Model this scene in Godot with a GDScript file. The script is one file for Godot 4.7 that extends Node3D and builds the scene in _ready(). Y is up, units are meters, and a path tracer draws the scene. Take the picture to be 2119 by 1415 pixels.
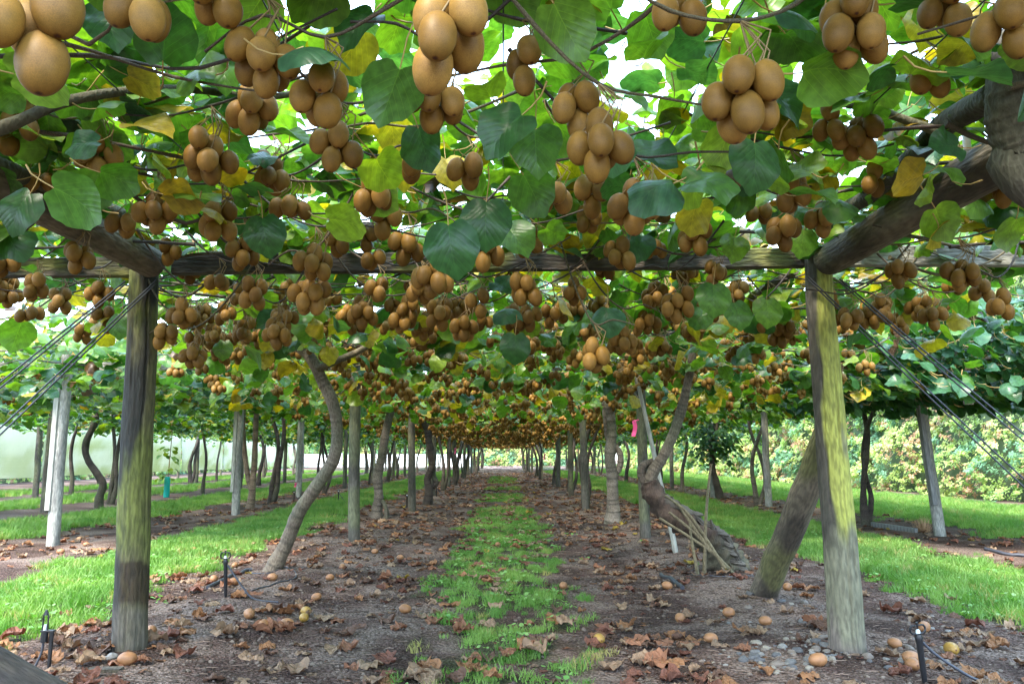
extends Node3D
# A kiwifruit orchard seen from under its pergola: rows of posts and vines along -z, an aisle in the middle.

const FP := 1600.0            # focal length in pixels of a 2119 x 1415 picture
const BAY := 4.8
const Z0 := -3.76
var eye := Vector3(0, 0.93, 0)
var look := Basis(Vector3.UP, -0.0122) * Basis(Vector3.RIGHT, 0.1473)
var rng := RandomNumberGenerator.new()
var used := {}
var M := {}
var nz := FastNoiseLite.new()
var nf := FastNoiseLite.new()
var row_x := [-1.62, 1.62, -4.6, 5.0, -7.7, -10.8]
var row_name := ["row left of the aisle", "row right of the aisle", "second row left of the aisle", "second row right of the aisle", "third row left of the aisle", "fourth row left of the aisle"]
var vines := []               # dictionaries: node, x, z
var leaf_meshes := []
var leaf_low := []
var clumps := []
var fruit_hi: ArrayMesh
var fruit_lo: ArrayMesh
var stalk_mesh: ArrayMesh
var calyx_mesh: ArrayMesh
var ORD := ["first", "second", "third", "fourth", "fifth", "sixth", "seventh", "eighth", "ninth", "tenth", "eleventh", "twelfth", "thirteenth", "fourteenth"]
var NUM := ["no", "one", "two", "three", "four", "five", "six", "seven", "eight", "nine", "ten", "eleven", "twelve"]

# ---------------------------------------------------------------- mesh builder
class MB:
	var v := PackedVector3Array()
	var uv := PackedVector2Array()
	var c := PackedColorArray()
	var idx := PackedInt32Array()

	func vert(p: Vector3, col := Color.WHITE, u := Vector2.ZERO) -> int:
		v.append(p); c.append(col); uv.append(u)
		return v.size() - 1

	func tri(a: int, b: int, d: int) -> void:
		idx.append(a); idx.append(b); idx.append(d)

	func quad(a: int, b: int, d: int, e: int) -> void:
		tri(a, b, d); tri(a, d, e)

	# a tube along points; radii per point; colf(p, around, along) gives linear colours; bump displaces the radius
	func tube(pts: Array, rad: Array, sides: int, caps := true, colf = null, bump = null) -> void:
		var n := pts.size()
		var t: Vector3 = (pts[1] - pts[0]).normalized()
		var side := t.cross(Vector3(0.31, 0.17, 0.93)).normalized()
		var first := v.size()
		for i in n:
			var t2: Vector3 = (pts[mini(i + 1, n - 1)] - pts[maxi(i - 1, 0)]).normalized()
			side = (side - t2 * side.dot(t2)).normalized()
			var other := t2.cross(side)
			for k in sides:
				var a := TAU * k / sides
				var dir := side * cos(a) + other * sin(a)
				var r: float = rad[i]
				if bump != null:
					r *= 1.0 + bump.call(pts[i], dir, float(i) / (n - 1))
				var p: Vector3 = pts[i] + dir * r
				vert(p, colf.call(p, dir, float(i) / (n - 1)) if colf != null else Color.WHITE, Vector2(float(k) / sides, float(i) / (n - 1)))
		for i in n - 1:
			for k in sides:
				var k2 := (k + 1) % sides
				quad(first + i * sides + k, first + i * sides + k2, first + (i + 1) * sides + k2, first + (i + 1) * sides + k)
		if caps:
			for e in 2:
				var at := 0 if e == 0 else (n - 1)
				var m := vert(pts[at], c[first + at * sides], Vector2(0.5, e))
				var ring := []
				for k in sides:
					ring.append(vert(v[first + at * sides + k], c[first + at * sides + k], Vector2(0.5, e)))
				for k in sides:
					if e == 0:
						tri(m, ring[(k + 1) % sides], ring[k])
					else:
						tri(m, ring[k], ring[(k + 1) % sides])

	# a box with chamfered edges, faces kept flat
	func box(at: Vector3, size: Vector3, bevel := 0.004, col := Color.WHITE, turn := Basis()) -> void:
		var h := size * 0.5
		var b := minf(bevel, minf(h.x, minf(h.y, h.z)) * 0.5)
		var corner := func(s: Vector3, ax: int) -> Vector3:
			var q := Vector3(s.x * (h.x - b), s.y * (h.y - b), s.z * (h.z - b))
			q[ax] = s[ax] * h[ax]
			return at + turn * q
		for ax in 3:
			var a1 := (ax + 1) % 3
			var a2 := (ax + 2) % 3
			for sg in [-1.0, 1.0]:
				var ids := []
				for q in [[-1.0, -1.0], [1.0, -1.0], [1.0, 1.0], [-1.0, 1.0]]:
					var s := Vector3.ZERO
					s[ax] = sg; s[a1] = q[0]; s[a2] = q[1]
					ids.append(vert(corner.call(s, ax), col))
				if sg > 0: quad(ids[0], ids[1], ids[2], ids[3])
				else: quad(ids[3], ids[2], ids[1], ids[0])
			for p in [[-1.0, -1.0], [1.0, -1.0], [1.0, 1.0], [-1.0, 1.0]]:      # the edge along ax
				var ids2 := []
				for e in [-1.0, 1.0]:
					var s2 := Vector3.ZERO
					s2[ax] = e; s2[a1] = p[0]; s2[a2] = p[1]
					ids2.append(vert(corner.call(s2, a1), col)); ids2.append(vert(corner.call(s2, a2), col))
				if p[0] * p[1] > 0: quad(ids2[0], ids2[1], ids2[3], ids2[2])
				else: quad(ids2[2], ids2[3], ids2[1], ids2[0])
		for sx in [-1.0, 1.0]:
			for sy in [-1.0, 1.0]:
				for sz in [-1.0, 1.0]:
					var s3 := Vector3(sx, sy, sz)
					var a := vert(corner.call(s3, 0), col)
					var d := vert(corner.call(s3, 1), col)
					var e2 := vert(corner.call(s3, 2), col)
					if sx * sy * sz > 0: tri(a, d, e2)
					else: tri(a, e2, d)

	func mesh(mat: Material, into: ArrayMesh = null) -> ArrayMesh:
		var nn := PackedVector3Array()
		nn.resize(v.size())
		for i in range(0, idx.size(), 3):
			var f := (v[idx[i + 1]] - v[idx[i]]).cross(v[idx[i + 2]] - v[idx[i]])
			nn[idx[i]] += f; nn[idx[i + 1]] += f; nn[idx[i + 2]] += f
		for i in nn.size():
			nn[i] = nn[i].normalized() if nn[i].length_squared() > 1e-20 else Vector3.UP
		var flipped := PackedInt32Array()
		flipped.resize(idx.size())
		for i in range(0, idx.size(), 3):
			flipped[i] = idx[i]; flipped[i + 1] = idx[i + 2]; flipped[i + 2] = idx[i + 1]
		var arr := []
		arr.resize(Mesh.ARRAY_MAX)
		arr[Mesh.ARRAY_VERTEX] = v
		arr[Mesh.ARRAY_NORMAL] = nn
		arr[Mesh.ARRAY_TEX_UV] = uv
		arr[Mesh.ARRAY_COLOR] = c
		arr[Mesh.ARRAY_INDEX] = flipped
		var m := into if into else ArrayMesh.new()
		m.add_surface_from_arrays(Mesh.PRIMITIVE_TRIANGLES, arr)
		m.surface_set_material(m.get_surface_count() - 1, mat)
		return m

# ---------------------------------------------------------------- naming and tagging
func numbered(called: String) -> String:
	var n: int = used.get(called, 0)
	used[called] = n + 1
	return called if n == 0 else "%s_%03d" % [called, n]

func tag(o: Node3D, label: String, category: String, group := "") -> Node3D:
	o.set_meta("label", label)
	o.set_meta("category", category)
	if group: o.set_meta("group", group)
	return o

func thing(called: String, at: Vector3, label: String, category: String, group := "") -> Node3D:
	var o := Node3D.new()
	o.name = numbered(called)
	add_child(o)
	o.position = at
	return tag(o, label, category, group)

func solid(called: String, m: Mesh, at: Vector3, label: String, category: String, group := "") -> MeshInstance3D:
	var o := MeshInstance3D.new()
	o.name = numbered(called)
	o.mesh = m
	o.position = at
	add_child(o)
	tag(o, label, category, group)
	return o

func part(called: String, m: Mesh, parent: Node3D, tr := Transform3D(), mat: Material = null) -> MeshInstance3D:
	var o := MeshInstance3D.new()
	o.name = called
	o.mesh = m
	o.transform = tr
	if mat: o.material_override = mat
	parent.add_child(o, true)
	return o

func setting(called: String, m: Mesh) -> MeshInstance3D:
	var o := MeshInstance3D.new()
	o.name = numbered(called)
	o.mesh = m
	o.set_meta("kind", "structure")
	add_child(o)
	return o

func multi(called: String, m: Mesh, where: Array, tints: Array, parent: Node3D) -> MultiMeshInstance3D:
	var mm := MultiMesh.new()
	mm.transform_format = MultiMesh.TRANSFORM_3D
	mm.use_colors = tints.size() > 0
	mm.mesh = m
	mm.instance_count = where.size()
	for i in where.size():
		mm.set_instance_transform(i, where[i])
		if tints.size(): mm.set_instance_color(i, tints[i])
	var o := MultiMeshInstance3D.new()
	o.name = called if parent != self else numbered(called)
	o.multimesh = mm
	o.set_meta("kind", "stuff")
	parent.add_child(o, true)
	return o

# ---------------------------------------------------------------- picture to place
func ray(px: float, py: float) -> Vector3:
	return look * Vector3((px - 1059.5) / FP, -(py - 707.5) / FP, -1.0)

func at(px: float, py: float, d: float) -> Vector3:
	return eye + ray(px, py) * d

func atz(px: float, py: float, z: float) -> Vector3:
	var r := ray(px, py)
	return eye + r * ((z - eye.z) / r.z)

func gnd(px: float, py: float) -> Vector3:
	var r := ray(px, py)
	var p := eye + r * (-eye.y / r.y)
	return Vector3(p.x, gh(p.x, p.z), p.z)

func seen_at(p: Vector3) -> Vector3:          # x, y in the picture and depth
	var q := look.inverse() * (p - eye)
	var d := maxf(-q.z, 0.01)
	return Vector3(1059.5 + q.x / d * FP, 707.5 - q.y / d * FP, -q.z)

func in_frame(p: Vector3, margin := 0.0) -> bool:
	var s := seen_at(p)
	return s.z > 0.3 and s.x > -margin and s.x < 2119 + margin and s.y > -margin and s.y < 1415 + margin

func gauss() -> float:
	return (rng.randf() + rng.randf() + rng.randf() - 1.5) * 1.155

# ---------------------------------------------------------------- ground shape and cover
func gh(x: float, z: float) -> float:
	var h := 0.012 * nz.get_noise_2d(x * 240.0, z * 240.0) + 0.03 * nz.get_noise_2d(x * 40.0 + 300.0, z * 40.0)
	h += 0.035 * exp(-pow((absf(x) - 1.65) / 0.45, 2.0))
	return h

func band(x: float, a: float, b: float, soft: float) -> float:
	return smoothstep(a - soft, a + soft, x) * (1.0 - smoothstep(b - soft, b + soft, x))

func grass_at(x: float, z: float) -> float:
	var w := 0.28 * nz.get_noise_2d(x * 90.0, z * 90.0) + 0.16 * nz.get_noise_2d(x * 320.0 + 70.0, z * 320.0)
	var g := 0.0
	var centre := band(x + w * 0.55, -0.47, 0.47, 0.10)
	if z > -8.5: centre *= (0.5 if z > -5.0 else 0.72) + 1.2 * nz.get_noise_2d(x * 230.0 + 40.0, z * 200.0)
	if z < -36.0: centre *= 0.0
	elif z < -13.0: centre *= smoothstep(-0.25, 0.1, nz.get_noise_2d(5.0, z * 24.0))
	g = maxf(g, centre)
	g = maxf(g, band(x + w, -3.75, -2.5, 0.12))
	g = maxf(g, band(x + w, 2.75, 4.25, 0.12))
	g = maxf(g, band(x + w, -6.9, -5.5, 0.14))
	g = maxf(g, band(x + w, 5.9, 9.7, 0.2))
	g = maxf(g, band(x + w, -10.0, -8.6, 0.14))
	g = maxf(g, band(x + w, -13.0, -11.6, 0.14))
	return clampf(g, 0.0, 1.0)

# ---------------------------------------------------------------- textures and materials
func lin(r: float, g: float, b: float) -> Color:
	return Color(r, g, b).linear_to_srgb()

func noise_img(seed_: int, freq: float, size := 256, octaves := 4, ridged := false) -> Image:
	var n := FastNoiseLite.new()
	n.seed = seed_
	n.noise_type = FastNoiseLite.TYPE_SIMPLEX
	n.frequency = freq
	n.fractal_octaves = octaves
	if ridged: n.fractal_type = FastNoiseLite.FRACTAL_RIDGED
	return n.get_seamless_image(size, size)

func ramp(im: Image, a: Color, b: Color) -> ImageTexture:
	var out := Image.create_empty(im.get_width(), im.get_height(), false, Image.FORMAT_RGB8)
	for y in im.get_height():
		for x in im.get_width():
			out.set_pixel(x, y, a.lerp(b, smoothstep(0.15, 0.85, im.get_pixel(x, y).r)))
	return ImageTexture.create_from_image(out)

func std(called: String, albedo: Color, rough := 0.8) -> StandardMaterial3D:
	var m := StandardMaterial3D.new()
	m.resource_name = called
	m.albedo_color = albedo
	m.roughness = rough
	M[called] = m
	return m

func triplanar(m: StandardMaterial3D, tex: Texture2D, scale: Vector3, height: Texture2D = null, relief := 0.0, world := false) -> void:
	m.albedo_texture = tex
	m.uv1_triplanar = true
	m.uv1_world_triplanar = world
	m.uv1_scale = scale
	if height:
		m.heightmap_enabled = true
		m.heightmap_texture = height
		m.heightmap_scale = relief

func leaf_texture() -> Array:
	var size := 256
	var col := Image.create_empty(size, size, false, Image.FORMAT_RGB8)
	var hgt := Image.create_empty(size, size, false, Image.FORMAT_RGB8)
	var side_v := []      # lateral veins: start on the midrib, slope
	for k in 6:
		side_v.append([0.10 + k * 0.125, 0.75 + 0.12 * k])
	for j in size:
		for i in size:
			var u := (i + 0.5) / size - 0.5
			var w := (j + 0.5) / size
			var a := absf(u)
			var vein := clampf(1.0 - a / (0.010 * (1.25 - w)), 0.0, 1.0)
			var quilt := 0.0
			for k in 6:
				var y0: float = side_v[k][0] + (0.02 if u > 0 else 0.0)
				var yy: float = y0 + a * side_v[k][1] + a * a * 0.55
				var d := absf(w - yy)
				vein = maxf(vein, 0.85 * clampf(1.0 - d / (0.0075 * (1.1 - a)), 0.0, 1.0))
				quilt = maxf(quilt, exp(-d * d * 900.0))
			var net := nf.get_noise_2d(i * 9.0, j * 9.0)
			var small := clampf(1.0 - absf(net) * 7.0, 0.0, 1.0) * 0.16
			var mott := 0.76 + 0.12 * nz.get_noise_2d(i * 1.6, j * 1.6)
			var base := Color(mott * 0.93, mott, mott * 0.93)
			col.set_pixel(i, j, base.lerp(Color(1.0, 1.0, 0.86), clampf(vein * 0.85 + small, 0.0, 1.0)))
			var h := 0.75 - 0.45 * quilt - 0.25 * vein - small * 0.6
			hgt.set_pixel(i, j, Color(h, h, h))
	return [ImageTexture.create_from_image(col), ImageTexture.create_from_image(hgt)]

func fruit_texture() -> ImageTexture:
	var size := 256
	var col := Image.create_empty(size, size, false, Image.FORMAT_RGB8)
	for j in size:
		for i in size:
			var a := TAU * i / size
			var p := Vector3(cos(a), sin(a), 0) * 40.0
			var n := nz.get_noise_3d(p.x * 1.2, p.y * 1.2, j * 0.9)
			var f := nf.get_noise_3d(p.x * 16.0, p.y * 16.0, j * 7.0)
			var t := float(j) / size
			var k := 0.86 + 0.13 * n + 0.13 * f
			var cc := Color(k, k, k * 0.96)
			var tip := smoothstep(0.93, 0.985, t + 0.012 * f)
			cc = cc.lerp(Color(0.42, 0.24, 0.2), tip * 0.8)
			if f > 0.42: cc = cc.darkened(0.18)
			col.set_pixel(i, j, cc)
	return ImageTexture.create_from_image(col)

func make_materials() -> void:
	var grain := noise_img(3, 0.02, 256, 5)
	var fine := noise_img(5, 0.06, 256, 4)
	var ridge := noise_img(8, 0.018, 256, 4, true)
	var grain_t := ramp(grain, Color(0.72, 0.72, 0.72), Color(1, 1, 1))
	var fine_t := ramp(fine, Color(0.62, 0.62, 0.62), Color(1, 1, 1))
	var grain_h := ImageTexture.create_from_image(grain)
	var fine_h := ImageTexture.create_from_image(fine)
	var ridge_h := ImageTexture.create_from_image(ridge)
	# timber: grain runs along y
	var m := std("timber", Color.WHITE, 0.85)
	m.vertex_color_use_as_albedo = true
	triplanar(m, grain_t, Vector3(8, 1.7, 8), grain_h, 0.5)
	m = std("pale_board", lin(0.46, 0.45, 0.38), 0.8)
	triplanar(m, grain_t, Vector3(14, 0.8, 14), grain_h, 0.2)
	m = std("grey_board", lin(0.24, 0.24, 0.23), 0.8)
	triplanar(m, grain_t, Vector3(14, 0.8, 14), grain_h, 0.2)
	m = std("bark", Color.WHITE, 0.9)
	m.vertex_color_use_as_albedo = true
	triplanar(m, ramp(ridge, Color(0.72, 0.70, 0.68), Color(1, 1, 1)), Vector3(7, 3, 7), ridge_h, 0.45)
	m = std("bark_plate", lin(0.17, 0.145, 0.115), 0.95)
	triplanar(m, fine_t, Vector3(1, 1, 1), fine_h, 0.4)
	m = std("cane", Color.WHITE, 0.7)
	m.vertex_color_use_as_albedo = true
	triplanar(m, fine_t, Vector3(12, 12, 12), fine_h, 0.15)
	m = std("stalk", lin(0.2, 0.13, 0.05), 0.7)
	m = std("calyx", lin(0.035, 0.016, 0.01), 0.9)
	# soil
	m = std("soil", Color.WHITE, 0.95)
	m.vertex_color_use_as_albedo = true
	m.metallic_specular = 0.25
	triplanar(m, ramp(noise_img(12, 0.05, 512, 5), Color(0.6, 0.58, 0.56), Color(1.0, 1.0, 1.0)), Vector3(1.7, 1.7, 1.7), ImageTexture.create_from_image(noise_img(14, 0.04, 512, 5)), 2.2, true)
	m = std("clod", Color.WHITE, 0.95)
	m.vertex_color_use_as_albedo = true
	m.metallic_specular = 0.25
	m = std("pebble", Color.WHITE, 0.7)
	m.vertex_color_use_as_albedo = true
	triplanar(m, fine_t, Vector3(8, 8, 8), fine_h, 0.1)
	# leaves
	var lt := leaf_texture()
	m = std("leaf", Color.WHITE, 0.36)
	m.vertex_color_use_as_albedo = true
	m.albedo_texture = lt[0]
	m.heightmap_enabled = true
	m.heightmap_texture = lt[1]
	m.heightmap_scale = 0.08
	m.backlight_enabled = true
	m.backlight = Color(0.95, 1.0, 0.5)
	m = std("petiole", lin(0.30, 0.20, 0.06), 0.6)
	m = std("dry_leaf", Color.WHITE, 0.8)
	m.vertex_color_use_as_albedo = true
	m.albedo_texture = lt[0]
	m.heightmap_enabled = true
	m.heightmap_texture = lt[1]
	m.heightmap_scale = 0.5
	m.backlight_enabled = true
	m.backlight = Color(0.5, 0.35, 0.2)
	m = std("small_leaf", Color.WHITE, 0.5)
	m.vertex_color_use_as_albedo = true
	m.backlight_enabled = true
	m.backlight = Color(0.85, 0.95, 0.45)
	m = std("grass", Color.WHITE, 0.6)
	m.vertex_color_use_as_albedo = true
	m.backlight_enabled = true
	m.backlight = Color(0.75, 0.9, 0.35)
	# fruit
	var ft := fruit_texture()
	var tones := [lin(0.275, 0.142, 0.028), lin(0.215, 0.11, 0.022), lin(0.335, 0.178, 0.042)]
	for k in 3:
		m = std("fruit_%d" % k, tones[k], 0.5)
		m.albedo_texture = ft
		m.metallic_specular = 0.3
	m = std("old_fruit", lin(0.36, 0.165, 0.07), 0.55)
	m.albedo_texture = ft
	m = std("yellow_fruit", lin(0.42, 0.235, 0.045), 0.5)
	m.albedo_texture = ft
	# metal, plastic, cloth
	m = std("wire", lin(0.05, 0.052, 0.06), 0.5)
	m.metallic = 0.4
	std("black_plastic", lin(0.012, 0.012, 0.014), 0.4)
	std("hose", lin(0.035, 0.038, 0.05), 0.45)
	std("clear_plastic", lin(0.55, 0.6, 0.62), 0.35)
	std("pink_tape", lin(0.85, 0.08, 0.25), 0.5)
	m = std("teal_guard", lin(0.0, 0.30, 0.26), 0.4)
	m.backlight_enabled = true
	m.backlight = Color(0.3, 0.8, 0.75)
	m = std("white_peg", lin(0.7, 0.7, 0.66), 0.6)
	m = std("cloth", Color.WHITE, 0.7)
	m.vertex_color_use_as_albedo = true
	m.backlight_enabled = true
	m.backlight = Color(0.7, 0.75, 0.65)
	triplanar(m, fine_t, Vector3(3, 3, 3))
	m = std("hedge_core", lin(0.055, 0.08, 0.03), 0.95)
	m = std("white_board", lin(0.75, 0.76, 0.76), 0.6)

# ---------------------------------------------------------------- leaf shapes (unit: 1 wide, base at the origin, tip along +z, upper side +y)
func leaf_mesh(rings: int, sides: int, droop: float, fold: float, ripple: float, tip_fall: float, seed_: int, mat: Material, petiole := true) -> ArrayMesh:
	var r2 := RandomNumberGenerator.new()
	r2.seed = seed_
	var ph := r2.randf() * TAU
	var ph2 := r2.randf() * TAU
	var mb := MB.new()
	var shape := func(q: Vector2) -> Vector3:
		var x := q.x
		var zz := q.y - 0.47
		var rr := sqrt(x * x + zz * zz)
		var ang := atan2(x, zz)
		var y := -droop * rr * rr * 1.6 + fold * absf(x) - tip_fall * maxf(zz + 0.2, 0.0) * maxf(zz + 0.2, 0.0)
		y += ripple * rr * rr * (sin(3.0 * ang + ph) + 0.6 * sin(5.0 * ang + ph2)) * 1.4
		return Vector3(x * (1.0 - fold * 0.25), y, q.y)
	var mid := mb.vert(shape.call(Vector2(0, 0.47)), Color.WHITE, Vector2(0.5, 0.47))
	var prev := []
	for ri in rings:
		var f := pow(float(ri + 1) / rings, 0.8)
		var ring := []
		for k in sides:
			var t := TAU * k / sides - PI
			var r := 0.5 + 0.02 * cos(2.0 * t + ph) + 0.055 * exp(-pow(t / 0.2, 2.0)) - 0.15 * exp(-pow((PI - absf(t)) / 0.3, 2.0))
			r += 0.012 * sin(t * 9.0 + ph2) * f + (r2.randf() - 0.5) * 0.014 * f
			var q := Vector2(sin(t) * r * f, 0.47 + cos(t) * r * f * 0.98)
			ring.append(mb.vert(shape.call(q), Color.WHITE, Vector2(q.x + 0.5, q.y * 0.97)))
		for k in sides:
			var k2 := (k + 1) % sides
			if ri == 0:
				mb.tri(mid, ring[k], ring[k2])
			else:
				mb.quad(prev[k], ring[k], ring[k2], prev[k2])
		prev = ring
	var out := mb.mesh(mat)
	if petiole:
		var pb := MB.new()
		var s: Vector3 = shape.call(Vector2(0, 0.13))
		pb.tube([s, s + Vector3(0.02, 0.03, -0.2), s + Vector3(0.05, 0.12, -0.42), s + Vector3(0.04, 0.27, -0.58)], [0.012, 0.014, 0.015, 0.018], 4, false)
		pb.mesh(M.petiole, out)
	return out

func dry_mesh(seed_: int) -> ArrayMesh:
	var r2 := RandomNumberGenerator.new()
	r2.seed = seed_
	var mb := MB.new()
	var sides := 18
	var rings := 5
	var roll := 1.2 + r2.randf() * 2.2
	var ph := r2.randf() * TAU
	var off := r2.randf() * 500.0
	var shape := func(q: Vector2) -> Vector3:
		var c := Vector2(q.x, q.y - 0.47)
		c = c.rotated(ph)
		var rr := c.length()
		var bend := c.x * roll
		var p := Vector3(sin(bend) / roll, (1.0 - cos(bend)) / roll, c.y)
		p.y += 0.20 * nz.get_noise_2d(q.x * 220.0 + off, q.y * 220.0) * (0.3 + rr * 2.2) + 0.045 * nz.get_noise_2d(q.x * 600.0 + off, q.y * 600.0)
		p.x += 0.10 * nz.get_noise_2d(q.x * 260.0 + off + 90.0, q.y * 260.0)
		p.z += 0.10 * nz.get_noise_2d(q.x * 260.0 + off + 190.0, q.y * 260.0)
		p.z *= 0.88
		return p
	var mid := mb.vert(shape.call(Vector2(0, 0.47)), Color.WHITE, Vector2(0.5, 0.47))
	var prev := []
	for ri in rings:
		var f := float(ri + 1) / rings
		var ring := []
		for k in sides:
			var t := TAU * k / sides - PI
			var r := 0.48 + 0.08 * exp(-pow(t / 0.25, 2.0)) - 0.13 * exp(-pow((PI - absf(t)) / 0.3, 2.0)) + (r2.randf() - 0.5) * 0.035 * f
			var q := Vector2(sin(t) * r * f, 0.47 + cos(t) * r * f)
			ring.append(mb.vert(shape.call(q), Color.WHITE, Vector2(q.x + 0.5, q.y)))
		for k in sides:
			var k2 := (k + 1) % sides
			if ri == 0: mb.tri(mid, ring[k], ring[k2])
			else: mb.quad(prev[k], ring[k], ring[k2], prev[k2])
		prev = ring
	var low := 1e9
	for p in mb.v: low = minf(low, p.y)
	for i in mb.v.size(): mb.v[i].y -= low + 0.02
	return mb.mesh(M.dry_leaf)

func fruit_mesh(sides: int, rings: int) -> ArrayMesh:
	# unit: radius 1, half length 1.30, stem end up
	var mb := MB.new()
	var first := 0
	for i in rings + 1:
		var a := PI * i / rings
		var y := cos(a)
		var r := sin(a)
		var yy := y * 1.30
		r *= 1.0 + 0.05 * y - 0.06 * y * y * y
		if i == 0: yy -= 0.04
		for k in sides + 1:
			var t := TAU * k / sides
			mb.vert(Vector3(cos(t) * r, yy, sin(t) * r * 0.95), Color.WHITE, Vector2(float(k) / sides, float(i) / rings))
	for i in rings:
		for k in sides:
			var a2 := first + i * (sides + 1) + k
			mb.quad(a2, a2 + 1, a2 + sides + 2, a2 + sides + 1)
	# even normals over the seam: weld by rebuilding from the ellipsoid
	var m := mb.mesh(M.fruit_0)
	var arr := m.surface_get_arrays(0)
	var nn: PackedVector3Array = arr[Mesh.ARRAY_NORMAL]
	var vv: PackedVector3Array = arr[Mesh.ARRAY_VERTEX]
	for i in vv.size():
		nn[i] = Vector3(vv[i].x, vv[i].y / (1.30 * 1.30), vv[i].z / 0.9).normalized()
	arr[Mesh.ARRAY_NORMAL] = nn
	var out := ArrayMesh.new()
	out.add_surface_from_arrays(Mesh.PRIMITIVE_TRIANGLES, arr)
	out.surface_set_material(0, M.fruit_0)
	return out

# ---------------------------------------------------------------- timber
func timber_colors(kind: int, off: float) -> Callable:
	return func(p: Vector3, dir: Vector3, t: float) -> Color:
		var a := nz.get_noise_3d(p.x * 500.0 + off, p.y * 120.0, p.z * 500.0)
		var b := nz.get_noise_3d(p.x * 160.0 + off, p.y * 110.0 + 50.0, p.z * 160.0)
		var s := nf.get_noise_3d(p.x * 700.0, p.y * 260.0 + off, p.z * 700.0)
		var c := Color(0.15, 0.14, 0.115)
		if kind == 0:          # near left: olive timber, shade on its left side painted as dark blotches
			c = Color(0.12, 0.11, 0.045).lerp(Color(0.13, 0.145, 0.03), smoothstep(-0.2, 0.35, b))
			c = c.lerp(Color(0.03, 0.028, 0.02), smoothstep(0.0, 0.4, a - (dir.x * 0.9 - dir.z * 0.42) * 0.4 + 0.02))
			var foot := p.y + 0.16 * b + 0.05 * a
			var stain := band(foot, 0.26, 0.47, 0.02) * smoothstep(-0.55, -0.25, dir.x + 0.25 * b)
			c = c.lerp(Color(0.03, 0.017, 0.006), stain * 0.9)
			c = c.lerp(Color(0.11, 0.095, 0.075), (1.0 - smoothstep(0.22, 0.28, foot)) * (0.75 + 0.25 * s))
		elif kind == 1:        # near right: algae on the open side, brightened to paint in its light
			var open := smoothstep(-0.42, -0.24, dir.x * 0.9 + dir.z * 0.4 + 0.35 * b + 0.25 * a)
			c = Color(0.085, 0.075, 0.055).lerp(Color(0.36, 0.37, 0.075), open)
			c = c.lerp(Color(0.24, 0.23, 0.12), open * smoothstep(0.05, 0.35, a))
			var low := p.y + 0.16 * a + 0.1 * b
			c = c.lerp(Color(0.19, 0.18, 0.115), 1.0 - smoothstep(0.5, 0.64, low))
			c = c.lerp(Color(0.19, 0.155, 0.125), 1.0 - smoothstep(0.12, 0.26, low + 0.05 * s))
		elif kind == 2:        # dry grey posts of the rows
			c = Color(0.135, 0.12, 0.095).lerp(Color(0.075, 0.068, 0.052), smoothstep(-0.2, 0.3, a))
			c = c.lerp(Color(0.15, 0.16, 0.075), 0.7 * smoothstep(0.05, 0.35, b))
		elif kind == 3:        # dark damp beams with lichen
			c = Color(0.075, 0.06, 0.044).lerp(Color(0.035, 0.029, 0.022), smoothstep(-0.1, 0.3, a))
			c = c.lerp(Color(0.15, 0.15, 0.04), smoothstep(0.2, 0.42, b + 0.12 * s))
		elif kind == 4:        # mossy round logs
			c = Color(0.19, 0.155, 0.105).lerp(Color(0.08, 0.064, 0.045), smoothstep(-0.15, 0.3, a))
			c = c.lerp(Color(0.16, 0.155, 0.06), smoothstep(0.0, 0.35, b))
		elif kind == 5:        # pale timber in the open
			c = Color(0.36, 0.35, 0.30).lerp(Color(0.24, 0.23, 0.20), smoothstep(-0.1, 0.35, a))
		var grain_l := 1.0 + 0.18 * s
		return Color(c.r * grain_l, c.g * grain_l, c.b * grain_l)

# a round timber from a to b; the mesh runs along y so that the grain does too
func round_timber(length: float, r0: float, r1: float, kind: int, off: float, sides := 20, step := 0.05, cracks := []) -> ArrayMesh:
	var mb := MB.new()
	var pts := []
	var rad := []
	var n := maxi(int(length / step), 3)
	for i in n + 1:
		var t := float(i) / n
		pts.append(Vector3(0.008 * nz.get_noise_1d(t * 200.0 + off), t * length, 0.008 * nz.get_noise_1d(t * 200.0 + off + 77.0)))
		rad.append(lerpf(r0, r1, t))
	var bump := func(p: Vector3, dir: Vector3, _t: float) -> float:
		var b := 0.05 * nz.get_noise_3d(dir.x * 45.0 + off, p.y * 60.0, dir.z * 45.0) + 0.025 * nf.get_noise_3d(dir.x * 90.0 + off, p.y * 14.0, dir.z * 90.0)
		for q in cracks:          # [angle, from, to]: a drying check along the grain
			var da := absf(wrapf(atan2(dir.x, dir.z) - q[0] - 0.25 * nz.get_noise_1d(p.y * 60.0 + q[0] * 99.0), -PI, PI))
			if da < 0.055 and p.y > q[1] and p.y < q[2]: b -= 0.10 * minf(1.0, 6.0 * minf(p.y - q[1], q[2] - p.y))
		return b
	mb.tube(pts, rad, sides, true, timber_colors(kind, off), bump)
	return mb.mesh(M.timber)

func along(a: Vector3, b: Vector3) -> Transform3D:
	var y := (b - a).normalized()
	var x := y.cross(Vector3(0, 0, 1) if absf(y.z) < 0.9 else Vector3.UP).normalized()
	x = Vector3(1, 0, 0) - y * y.x if absf(y.x) < 0.5 else x
	x = x.normalized()
	return Transform3D(Basis(x, y, x.cross(y)), a)

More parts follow.
